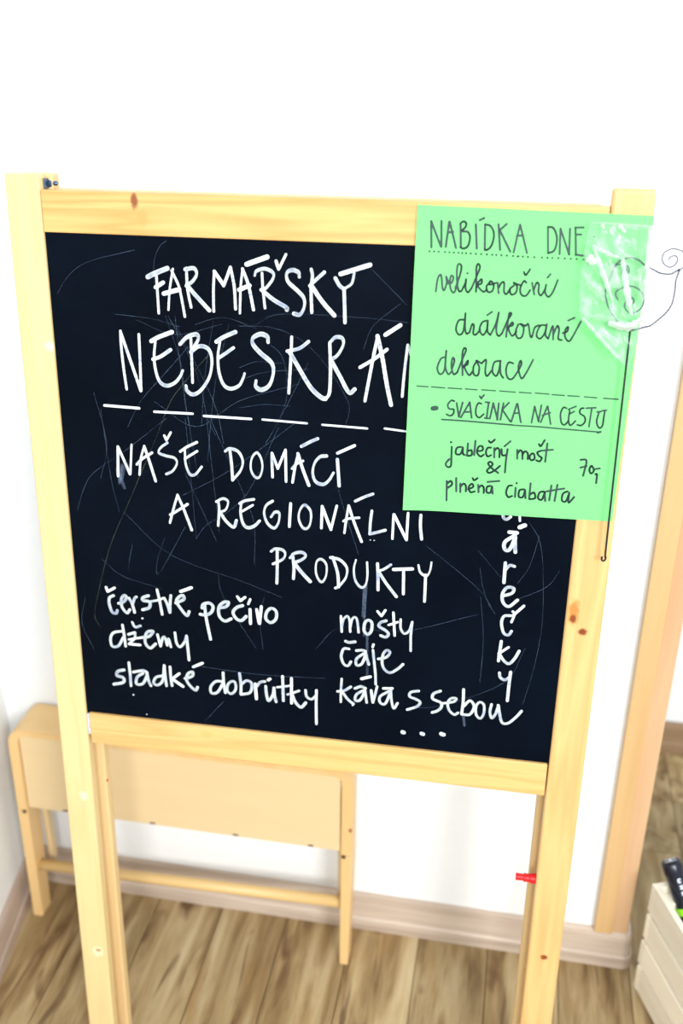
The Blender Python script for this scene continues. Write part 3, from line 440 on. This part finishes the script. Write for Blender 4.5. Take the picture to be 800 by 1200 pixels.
def faint(name, col, alpha, rough=0.9):
    mt, nt, b = new_mat(name); b.inputs['Base Color'].default_value = col; b.inputs['Roughness'].default_value = rough
    tc = nt.nodes.new('ShaderNodeTexCoord'); n = nt.nodes.new('ShaderNodeTexNoise'); n.inputs['Scale'].default_value = 45
    mr = nt.nodes.new('ShaderNodeMapRange'); mr.inputs['From Min'].default_value = 0.3; mr.inputs['From Max'].default_value = 0.7
    mr.inputs['To Min'].default_value = alpha*0.35; mr.inputs['To Max'].default_value = alpha*1.3
    nt.links.new(tc.outputs['Object'], n.inputs['Vector']); nt.links.new(n.outputs['Fac'], mr.inputs['Value']); nt.links.new(mr.outputs[0], b.inputs['Alpha'])
    return mt
M_scratch = faint('faint_blue_scratch', srgb(150, 180, 225), 0.19)
M_yscratch = faint('faint_yellow_scratch', srgb(170, 175, 140), 0.22)
M_smear = faint('chalk_smear', srgb(150, 170, 205), 0.15)

def writing(name, keys, mat, parent, depth, label=None, kind=None, place=None, wmul=1.0, nib=False):
    bm = bmesh.new(); z = [depth]
    for key in keys:
        for wd, row in STROKES[key]:
            pts = [(X(row[i]*1e-4), Z(row[i+1]*1e-4)) for i in range(0, len(row), 2)]
            z[0] -= 1e-6
            add_ribbon(bm, pts, abs(wd)*1e-5*wmul, place or (lambda q: (q[0], z[0], q[1])), 5 if wd > 0 else 0, nib and wd > 0 and len(pts) >= 5)
    me = bpy.data.meshes.new(name); bm.to_mesh(me); bm.free(); me.materials.append(mat)
    o = bpy.data.objects.new(name, me); COL.objects.link(o); o.parent = parent
    if label: o['label'] = label
    if kind: o['kind'] = kind
    return o
D0 = 0.0037
writing('scratch_marks', ['scratch'], M_scratch, board, D0+0.0002, 'faint bluish scratches all over the black board', 'stuff', wmul=0.45)
writing('scratch_marks', ['yellowscratch'], M_yscratch, board, D0+0.00018, 'faint long yellowish scratch', wmul=0.45)
writing('chalk_smear', ['smear'], M_smear, board, D0+0.00015, 'bluish smears and drips below the letters', 'stuff')
for key, txt in (('farm', 'white word FARMÁŘSKÝ at the top'), ('nebe', 'large white word running under the green sheet'), ('dash', 'row of white dashes under the large word'),
                 ('nase', 'white word NAŠE'), ('doma', 'white word DOMÁCÍ'), ('and', 'single white letter A'), ('regi', 'white word REGIONÁLNÍ'), ('prod', 'white word PRODUKTY'),
                 ('cers', 'white lowercase word čerstvé'), ('peci', 'white lowercase word pečivo'), ('dzem', 'white lowercase word džemy'), ('slad', 'white lowercase word sladké'), ('dobr', 'white lowercase word dobrůtky'), ('mosty', 'white lowercase word mošty'), ('caje', 'white lowercase word čaje'), ('kava', 'white lowercase line káva s sebou'), ('dots', 'row of white dots below the last line'), ('gift', 'white word dárečky written downwards letter under letter')):
    writing('chalk_lettering', [key], M_chalk, board, D0, txt, nib=key in ('farm', 'nebe', 'nase', 'doma', 'and', 'regi', 'prod'))

# ------------------------------------------------------------------ green paper sign taped over the easel's upper right
pc = dict(tl=(0.3693, 0.5903), tr=(0.5801, 0.5870), br=(0.5765, 0.2945), bl=(0.3680, 0.2910))
def lift(u, v):
    s = (u-0.368)/0.212; t = (v-0.291)/0.298
    return -(0.0014 + 0.0034*max(0, 1-s*5)**2 * (1-max(0, t-0.8)/0.2) + 0.0010*math.sin(s*3.1)*math.sin(t*3.0))
pbase = (0.472, 0.2925)
paper = thing('green_paper_sign', 'light green handwritten paper sign headed NABÍDKA DNE on the upper right of the easel', 'sign', frame_at(pbase[0], pbase[1]))
mt, nt, b = new_mat('green_paper'); b.inputs['Base Color'].default_value = srgb(116, 212, 124); b.inputs['Roughness'].default_value = 0.75
M_green = mt
bm = bmesh.new(); NX, NY = 24, 30
def pp(s, t):
    a = Vector(pc['bl']).lerp(Vector(pc['br']), s); c = Vector(pc['tl']).lerp(Vector(pc['tr']), s); q = a.lerp(c, t); return q
g = []
for side in (0, 1):
    g.append([[bm.verts.new((pp(i/NX, j/NY).x-pbase[0], lift(*pp(i/NX, j/NY))+side*0.00025, pp(i/NX, j/NY).y-pbase[1])) for i in range(NX+1)] for j in range(NY+1)])
for side in (0, 1):
    for j in range(NY):
        for i in range(NX): bm.faces.new((g[side][j][i], g[side][j][i+1], g[side][j+1][i+1], g[side][j+1][i]))
ring = [(0, i) for i in range(NX+1)] + [(j, NX) for j in range(1, NY+1)] + [(NY, i) for i in range(NX-1, -1, -1)] + [(j, 0) for j in range(NY-1, 0, -1)]
for a, c in zip(ring, ring[1:]+ring[:1]): bm.faces.new((g[0][a[0]][a[1]], g[0][c[0]][c[1]], g[1][c[0]][c[1]], g[1][a[0]][a[1]]))
sheet = obj('sheet', bm, M_green, paper)
M_ink = plain('dark_marker_ink', srgb(36, 62, 60), 0.5)
def on_paper(q):
    u, v = q[0]+W_/2, q[1]-L_
    return (u-pbase[0], lift(u, v)-0.00015, v-pbase[1])
for key, txt in (('nabidka', 'dark capitals NABÍDKA DNE over a dotted line'), ('velik', 'three lines of dark cursive reading velikonoční drátkované dekorace'), ('rule', 'dark dashed line across the sheet'),
                 ('svac', 'dark underlined capitals SVAČINKA NA CESTU'), ('jabl', 'dark lowercase lines jablečný mošt & plněná ciabatta with the price 70,-')):
    writing('lettering', [key], M_ink, sheet, 0, txt, place=on_paper, wmul=1.15)

# ------------------------------------------------------------------ twisted wire ornament on its long stick
M_wire = plain('dark_annealed_wire', srgb(52, 56, 84), 0.4, 0.5)
M_stick = plain('black_wire', srgb(24, 30, 34), 0.45, 0.3)
ob = (0.5715, 0.257)
orn = thing('wire_ornament', 'dark wire heart-shaped bird ornament with spirals on a long thin hooked wire', 'ornament', frame_at(*ob))
def wire(name, pts, r, mat, d=-0.012, tw=0.0, parent=None, label=None):
    P = catmull([(u-ob[0], d, v-ob[1]) for u, v in pts], 8)
    bm = bmesh.new()
    if tw:
        # two strands twisted around each other
        for ph in (0, math.pi):
            Q = []
            s = 0
            for i, p in enumerate(P):
                if i: s += (p-P[i-1]).length
                t = (P[min(i+1, len(P)-1)]-P[max(i-1, 0)]).normalized(); n = Vector((t.z, 0, -t.x))
                Q.append(p + n*math.cos(s/tw*6.283+ph)*r*0.8 + Vector((0, 1, 0))*math.sin(s/tw*6.283+ph)*r*0.8)
            add_tube(bm, Q, r, 6)
    else: add_tube(bm, P, r, 8)
    return obj(name, bm, mat, parent or orn, label=label, smooth=True)
body = wire('body_outline', [(0.5467, .5322), (.5484, .5385), (.5483, .5398), (.553, .5475), (.5618, .5513), (.5701, .5494), (.5741, .5464), (.5794, .5435), (.5846, .5412), (.5898, .5389), (.5973, .5382), (.6008, .5394), (.6056, .5421),
    (.6041, .5333), (.6044, .5233), (.6033, .5118), (.5993, .504), (.5939, .498), (.5872, .4918), (.5823, .4903), (.5739, .4873), (.5688, .4877), (.5632, .49), (.5579, .4943), (.549, .5055), (.5455, .5143), (.544, .5226), (.5467, .5322)], 0.0005, M_wire, tw=0.006)
wire('head_spiral', [(.6056, .5421), (.6090, .5452), (.6100, .5521), (.6068, .5581), (.5998, .5603), (.5968, .5602), (.5912, .5569), (.5898, .5513), (.5925, .5465), (.5971, .5444), (.6011, .5462), (.6030, .5500), (.6022, .5535), (.5994, .5544), (.5963, .5528), (.5957, .5503)], 0.0006, M_wire)
wire('lower_spiral', [(.5561, .5136), (.5531, .5198), (.5582, .5244), (.5654, .5266), (.5732, .5238), (.5784, .5171), (.5776, .5081), (.5714, .5027), (.5656, .5037), (.5625, .5085), (.564, .5145), (.566, .5165), (.5692, .5154), (.5702, .5123), (.5681, .5096)], 0.0006, M_wire)
wire('upper_spiral', [(.5483, .5398), (.5520, .5450), (.5583, .5446), (.5615, .5434), (.5628, .5397), (.5606, .5353), (.5575, .5360), (.5570, .5400), (.5585, .5427), (.5606, .5409), (.5609, .5384), (.5592, .5367)], 0.0006, M_wire)
bm = bmesh.new(); bmesh.ops.create_icosphere(bm, subdivisions=2, radius=0.0015, matrix=Matrix.Translation((.6056-ob[0], -.012, .5421-ob[1]))); obj('bead', bm, M_wire, orn, smooth=True)
wire('stick', [(.5690, .4877), (.5700, .4829), (.5712, .38), (.5725, .2721), (.5734, .2602), (.5729, .2572), (.5712, .2560), (.5697, .2574), (.5698, .2604)], 0.0010, M_stick)

# ------------------------------------------------------------------ clear film bag holding the ornament
mt, nt, b = new_mat('clear_film')
N, Lk = nt.nodes, nt.links
def film(name, whiteness):
    mt, nt, b = new_mat(name); N, Lk = nt.nodes, nt.links
    tr = N.new('ShaderNodeBsdfTransparent'); tr.inputs['Color'].default_value = (0.96, 0.99, 0.98, 1)
    gl = N.new('ShaderNodeBsdfGlossy'); gl.inputs['Roughness'].default_value = 0.3
    df = N.new('ShaderNodeBsdfDiffuse'); df.inputs['Color'].default_value = (0.92, 0.97, 1.0, 1)
    mx = N.new('ShaderNodeMixShader'); mx.inputs[0].default_value = 0.6
    tl = N.new('ShaderNodeBsdfTranslucent'); tl.inputs['Color'].default_value = (1.0, 1.0, 1.0, 1)
    m0 = N.new('ShaderNodeMixShader'); m0.inputs[0].default_value = 0.5; Lk.new(df.outputs[0], m0.inputs[1]); Lk.new(tl.outputs[0], m0.inputs[2])
    Lk.new(gl.outputs[0], mx.inputs[1]); Lk.new(m0.outputs[0], mx.inputs[2])
    m2 = N.new('ShaderNodeMixShader'); m2.inputs[0].default_value = whiteness
    Lk.new(tr.outputs[0], m2.inputs[1]); Lk.new(mx.outputs[0], m2.inputs[2])
    Lk.new(m2.outputs[0], N['Material Output'].inputs['Surface'])
    return mt
M_film = film('clear_film', 0.10); M_fold = film('creased_film', 0.92); M_fold2 = film('double_film', 0.34)
gb = (0.5521, 0.4508)
bag = thing('plastic_bag', 'clear crinkled plastic bag with white creases around the wire ornament', 'bag', frame_at(*gb))
left = [Vector(p) for p in ((.5249, .5815), (.5238, .5720), (.5213, .551), (.5206, .5300), (.5220, .5120), (.5231, .4967))]
right = [Vector(p) for p in ((.5802, .5796), (.5806, .5600), (.5812, .5308), (.5795, .5025), (.58, .4807), (.5721, .4508))]
def edge(Lst, t):
    t *= len(Lst)-1; i = min(int(t), len(Lst)-2); return Lst[i].lerp(Lst[i+1], t-i)
from mathutils import noise as mn
for side, dd in ((0, -0.0150), (1, -0.0085)):
    bm = bmesh.new(); g = []
    for j in range(41):
        row = []
        for i in range(31):
            q = edge(left, j/40).lerp(edge(right, j/40), i/30)
            e_ = min(i, 30-i, j, 40-j)/6; e_ = min(1, e_)
            d = -0.0118 + (dd+0.0118)*e_ + 0.0065*abs(mn.noise(Vector((q.x*60+q.y*25, q.y*38, side*5))))*e_ + 0.0006*abs(mn.noise(Vector((q.x*150, q.y*100, side*9))))
            row.append(bm.verts.new((q.x-gb[0], d, q.y-gb[1])))
        g.append(row)
    for j in range(40):
        for i in range(30): bm.faces.new((g[j][i], g[j][i+1], g[j+1][i+1], g[j+1][i]))
    obj('film', bm, M_film, bag)
folds = [
 ([(0.5292, 0.5605), (0.54, 0.537), (0.551, 0.5131)], .0044, 1), ([(0.5276, 0.5619), (0.5426, 0.5543), (0.5571, 0.5504)], .0036, 1),
 ([(0.5556, 0.5503), (0.5626, 0.5227), (0.5689, 0.5015)], .0056, 1), ([(0.5253, 0.4972), (0.5415, 0.4815), (0.5606, 0.4618)], .0034, 1),
 ([(0.5757, 0.5789), (0.5776, 0.5459), (0.5792, 0.5158)], .0042, 1), ([(0.5494, 0.4936), (0.5672, 0.4906), (0.579, 0.4989)], .0075, 1),
 ([(0.5251, 0.5288), (0.5355, 0.5231), (0.5419, 0.5127)], .0075, 2), ([(0.5250, 0.5514), (0.5321, 0.5455)], .0085, 1),
 ([(0.5338, 0.5798), (0.5365, 0.5755)], .0034, 1), ([(0.5416, 0.5756), (0.5436, 0.5713)], .0030, 1), ([(0.5485, 0.5802), (0.5552, 0.5732)], .0040, 1),
 ([(0.5274, 0.4988), (0.5513, 0.4968), (0.5772, 0.4887)], .0060, 2), ([(0.5409, 0.487), (0.5614, 0.4746)], .0060, 2), ([(0.5686, 0.5391), (0.577, 0.5426)], .0060, 2),
 ([(0.545, 0.545), (0.551, 0.525)], .0120, 2), ([(0.5226, 0.5300), (0.5236, 0.5020)], .0016, 2), ([(0.5255, 0.5809), (0.58, 0.5790)], .0014, 2), ([(.5243, .5800), (.5219, .551)], .0012, 2), ([(.575, .534), (.578, .515)], .008, 2)]
for pts, wd, kd in folds:
    P = catmull([(p[0]-gb[0], -0.0165, p[1]-gb[1]) for p in pts], 6) if len(pts) > 2 else [Vector((pts[0][0]*(1-t)+pts[1][0]*t-gb[0], -0.0165, pts[0][1]*(1-t)+pts[1][1]*t-gb[1])) for t in (0, .25, .5, .75, 1)]
    bm = bmesh.new(); rows = []
    for i, p in enumerate(P):
        t = (P[min(i+1, len(P)-1)]-P[max(i-1, 0)]).normalized(); n = Vector((-t.z, 0, t.x))
        s = i/(len(P)-1); h = wd/2*(0.35+0.65*math.sin(math.pi*min(1, max(0.08, s*0.85+0.1))))*(1+0.25*math.sin(i*2.3))
        rows.append([bm.verts.new(p-n*h), bm.verts.new(p+Vector((0, -0.0022, 0))), bm.verts.new(p+n*h)])
    for a, c in zip(rows, rows[1:]):
        bm.faces.new((a[0], a[1], c[1], c[0])); bm.faces.new((a[1], a[2], c[2], c[1]))
    obj('film_fold', bm, M_fold if kd == 1 else M_fold2, bag, label='white creased fold' if kd == 1 else None)

# ------------------------------------------------------------------ small folding table leaning folded against the wall
M_tab = wood('table_frame_pine', srgb(226, 190, 132), srgb(202, 154, 94), 2, 4, 0.4, contrast=0.4,
    knots=[((0.2567, 0, 0.262), 0.004, 0.0028, srgb(140, 80, 40))])
M_tabx = wood('table_rail_pine', srgb(224, 190, 130), srgb(196, 150, 90), 0, 4, 0.4, contrast=0.4)
M_mdf = wood('pale_fibreboard', srgb(226, 202, 158), srgb(216, 188, 140), 0, 2, 0.6, contrast=0.5)
TX = -0.437
tab = thing('folding_table', 'small pine folding table, folded and leaning on the wall behind the easel', 'table', Matrix.Translation((TX, -0.045, 0)))
ty = 0.045
tw, th, tt = 0.0165, 0.362, 0.010
x0, x1 = -0.6962-TX, -0.1775-TX
bm = bmesh.new()          # rounded U frame: left side, top, right side
R = 0.024; outer, inner = [], []
zb = 0.214
outer.append((x0, zb)); inner.append((x0+tw, zb))
for i in range(7):
    a = math.pi - i/6*math.pi/2
    outer.append((x0+R+R*math.cos(a), th-R+R*math.sin(a))); inner.append((x0+R+(R-tw)*math.cos(a), th-R+(R-tt)*math.sin(a)))
for i in range(7):
    a = math.pi/2 - i/6*math.pi/2
    outer.append((x1-R+R*math.cos(a), th-R+R*math.sin(a))); inner.append((x1-R+(R-tw)*math.cos(a), th-R+(R-tt)*math.sin(a)))
outer.append((x1, zb)); inner.append((x1-tw, zb))
fr = lambda z: -0.0855+0.0125*(z/0.35)+ty      # front plane, tilted slightly back
back = lambda q: (ty-0.003) if q[0] < x1-0.03 else fr(q[1])+0.030
V = [[bm.verts.new((o_[0], fr(o_[1]), o_[1])), bm.verts.new((i_[0], fr(i_[1]), i_[1])), bm.verts.new((i_[0], back(i_), i_[1])), bm.verts.new((o_[0], back(o_), o_[1]))] for o_, i_ in zip(outer, inner)]
for a, c in zip(V, V[1:]):
    for q in range(4): bm.faces.new((a[q], a[(q+1) % 4], c[(q+1) % 4], c[q]))
bm.faces.new(V[0]); bm.faces.new(V[-1][::-1])
bmesh.ops.bevel(bm, geom=[e for e in bm.edges if abs(e.verts[0].co.y-e.verts[1].co.y) < 0.01], offset=0.0015, segments=2, affect='EDGES')
obj('apron_frame', bm, M_tab, tab)
bm = bmesh.new()
add_hexa(bm, [(x0+tw+.0012, fr(.219)+.003, .219), (x1-tw-.0022, fr(.219)+.003, .219), (x1-tw-.0022, fr(.219)+.008, .219), (x0+tw+.0012, fr(.219)+.008, .219),
              (x0+tw+.0012, fr(.345)+.003, .3512), (x1-tw-.0022, fr(.345)+.003, .3512), (x1-tw-.0022, fr(.345)+.008, .3512), (x0+tw+.0012, fr(.345)+.008, .3512)], .0006, 1)
obj('panel', bm, M_mdf, tab)
M_stap = plain('dark_steel', srgb(96, 76, 56), 0.5, 0.5)
for xx in (-0.6185, -0.480, -0.3516, -0.2389):
    box('staple', xx-TX-.004, xx-TX+.004, fr(.2225)+.0015, fr(.2225)+.0042, .2215, .2232, M_stap, tab, 0)
for xa, xb in ((x0, x0+tw), (x1-tw, x1)):
    bm = bmesh.new(); ta = 0.0016 if xa > 0 else 0
    add_hexa(bm, [(xa, fr(0), 0), (xb-ta*2, fr(0), 0), (xb-ta*2, fr(0)+.030, 0), (xa, fr(0)+.030, 0), (xa, fr(.2135), .2135), (xb, fr(.2135), .2135), (xb, fr(.2135)+.036, .2135), (xa, fr(.2135)+.036, .2135)], .002, 2)
    obj('leg', bm, M_tab, tab)
    bm = bmesh.new(); xm = (xa+xb)/2 - (0.004 if xa > 0 else -0.003)
    add_lathe(bm, [(0.0032, 0), (0.0032, 0.0016), (0.002, 0.002)], (xm, fr(.212)+.0004, .2125), (0, -1, 0), 12)
    obj('screw', bm, M_stap, tab)
    xs = xb+.001 if xa < 0 else xa-.011
    bm = bmesh.new(); add_box(bm, xs, xs+.010, -.008+ty-.035, .006+ty-.035, .082, .30, .003, 2); obj('folded_strut', bm, M_mdf, tab)
bm = bmesh.new(); add_tube(bm, [(x0+tw-.002, -.066+ty, .094), (x1-tw+.002, -.066+ty, .110)], .0088, 16); obj('stretcher', bm, M_tabx, tab, smooth=True)

# ------------------------------------------------------------------ wooden slatted crate with a bottle
M_crate = wood('raw_spruce', srgb(250, 243, 224), srgb(226, 212, 186), 0, 4, 0.7, contrast=0.5, rand=True)
cl = Vector((0.36, -0.933, 0)).normalized(); cw = Vector((0.933, 0.36, 0)).normalized()
cm = Matrix((cl, cw, Vector((0, 0, 1)))).transposed().to_4x4(); cm.translation = Vector((0.2434, -0.0498, 0))
# local axes: x along the long side towards the camera, y across to the right (left handed pair fixed below)
cm = Matrix((cl, cw, Vector((0, 0, 1)))).transposed().to_4x4()
if cm.to_3x3().determinant() < 0:
    pass
cm = Matrix.LocRotScale(Vector((0.2434, -0.0498, 0)), Matrix((cw, -cl, Vector((0, 0, 1)))).transposed().to_quaternion(), None)
crate = thing('wooden_crate', 'raw pale wooden slatted crate on the floor at the lower right edge', 'crate', cm)
CL, CW, CH, ct = 0.36, 0.27, 0.2165, 0.0095
# local: x = across (0..CW), y = 0 at the far end down to -CL towards the camera
pitch = 0.0515; sh = 0.0435
M_crate_y = wood('raw_spruce_long', srgb(250, 243, 224), srgb(226, 212, 186), 1, 4, 0.7, contrast=0.5, rand=True)
for k in range(4):
    z0 = 0.0125 + k*pitch; z1 = z0+sh if k < 3 else CH
    jit = (0.0006, -0.0005, 0.0003, 0)[k]
    box('slat', 0+jit, CW, -ct, 0, z0, z1, M_crate, crate, 0.0008, 1)
    box('slat', 0+jit, CW, -CL, -CL+ct, z0, z1, M_crate, crate, 0.0008, 1)
    box('slat', 0.0006+jit, ct, -CL+ct+.0003, -ct-.0003, z0, z1, M_crate_y, crate, 0.0008, 1)
    box('slat', CW-ct, CW-.0006, -CL+ct+.0003, -ct-.0003, z0, z1, M_crate_y, crate, 0.0008, 1)
for xx in (ct, CW-ct-.02):
    for yy in (-ct-.0203, -CL+ct+.0003):
        box('corner_post', xx+.0003, xx+.0197, yy, yy+.02, 0.0, CH-.012, M_crate, crate, 0.0008, 1)
for k in range(5):
    box('bottom_board', ct+.0005, CW-ct-.0005, -CL+ct+.002+k*.0682, -CL+ct+.002+k*.0682+.062, 0.004 if 0 < k < 4 else 0.0125, 0.012 if 0 < k < 4 else .0205, M_crate, crate, 0.0006, 1)

top = Vector((0.2645, -0.0358, 0.25)); bdir = Vector((0.378, -0.488, -0.787)).normalized()
BL = 0.268; base = top + bdir*BL
q = (-bdir).to_track_quat('Z', 'Y')
bmx = Matrix.LocRotScale(base, q, None)
bottle = thing('wine_bottle', 'dark bottle with a black capped neck leaning in the crate', 'bottle', bmx)
M_glass = plain('near_black_glass', srgb(14, 20, 26), 0.12)
M_caps = plain('navy_black_capsule', srgb(10, 16, 34), 0.25)
M_bw = plain('white_print', srgb(225, 232, 245), 0.5)
M_lime = plain('lime_green_label', srgb(150, 235, 30), 0.5)
bm = bmesh.new(); add_lathe(bm, [(0.030, 0), (0.034, 0.003), (0.035, 0.02), (0.035, 0.135), (0.031, 0.158), (0.018, 0.180), (0.0135, 0.195), (0.0125, 0.215)], (0, 0, 0), (0, 0, 1), 32)
gbot = obj('glass_body', bm, M_glass, bottle, smooth=True)
bm = bmesh.new(); add_lathe(bm, [(0.0138, 0.190), (0.0132, 0.200), (0.0130, 0.248), (0.0139, 0.250), (0.0139, 0.262), (0.0133, BL-.001), (0.0118, BL)], (0, 0, 0), (0, 0, 1), 28)
cap = obj('capsule', bm, M_caps, bottle, label='black capsule with white print', smooth=True)
# H mark on the capsule top
camdir = (q.inverted() @ (Vector((0, -1.137, 1.28))-top)).normalized()
ang = math.atan2(camdir.y, camdir.x)
rot = Matrix.Rotation(ang, 4, 'Z')
bm = bmesh.new()
for (a0_, a1_, b0_, b1_) in ((-.0078, .0078, .0045, .0082), (-.0078, .0078, -.0082, -.0045), (-.0020, .0020, -.0047, .0047)):
    vs = [rot @ Vector(p) for p in ((b0_, a0_, BL+.0002), (b1_, a0_, BL+.0002), (b1_, a1_, BL+.0002), (b0_, a1_, BL+.0002))]
    bm.faces.new([bm.verts.new(v) for v in vs])
obj('top_mark', bm, M_bw, cap, label='white letter H on the cap')
# small white glyphs running down the capsule
bm = bmesh.new()
def on_neck(s, h, r=0.0133):
    a = ang + 0.25 + s/r; return (math.cos(a)*r, math.sin(a)*r, h)
for k, gl_ in enumerate(([(-.002, 0, .002, 0), (-.002, .004, .002, .004), (-.002, 0, -.002, .004)], [(-.0025, 0, .0025, 0), (-.0025, .0035, .0025, .0035), (0, 0, 0, .0035)],
                         [(-.0025, 0, .0025, .0015), (.0025, .0015, -.0025, .003), (-.0025, .003, .0025, .0045)], [(-.002, 0, .002, 0), (.002, 0, .002, .004)])):
    for s0, h0, s1, h1 in gl_:
        zz = 0.240 - k*0.0085
        a_ = Vector((s0, h0)); b_ = Vector((s1, h1)); t = (b_-a_).normalized(); n = Vector((-t.y, t.x))*.0008
        bm.faces.new([bm.verts.new(on_neck(v.x, zz+v.y)) for v in (a_-n, b_-n, b_+n, a_+n)])
obj('capsule_print', bm, M_bw, cap, label='small white letters down the neck')
bm = bmesh.new(); add_lathe(bm, [(0.0136, 0.195), (0.0145, 0.196), (0.0145, 0.204), (0.0136, 0.205)], (0, 0, 0), (0, 0, 1), 28); obj('neck_band', bm, M_lime, bottle, label='lime green band')
# dry straw tips in the far corner of the crate
M_straw = plain('brown_straw', srgb(120, 92, 62), 0.8)
bm = bmesh.new(); random.seed(3)
for i in range(26):
    xx = 0.022 + random.random()*0.05; yy = -0.0125 - random.random()*0.004
    z0 = 0.021; hgt = random.uniform(0.145, 0.178)
    add_tube(bm, [(xx, yy, z0), (xx+random.uniform(-.004, .004), yy+.002, z0+hgt*.5), (xx+random.uniform(-.006, .010), -.0115, z0+hgt)], .0006, 4)
st = obj('dry_stalks', bm, M_straw)
st.matrix_world = cm
st['label'] = 'thin brown dry stalks standing inside the crate beside the bottle'; st['category'] = 'dry stalks'; st['kind'] = 'stuff'
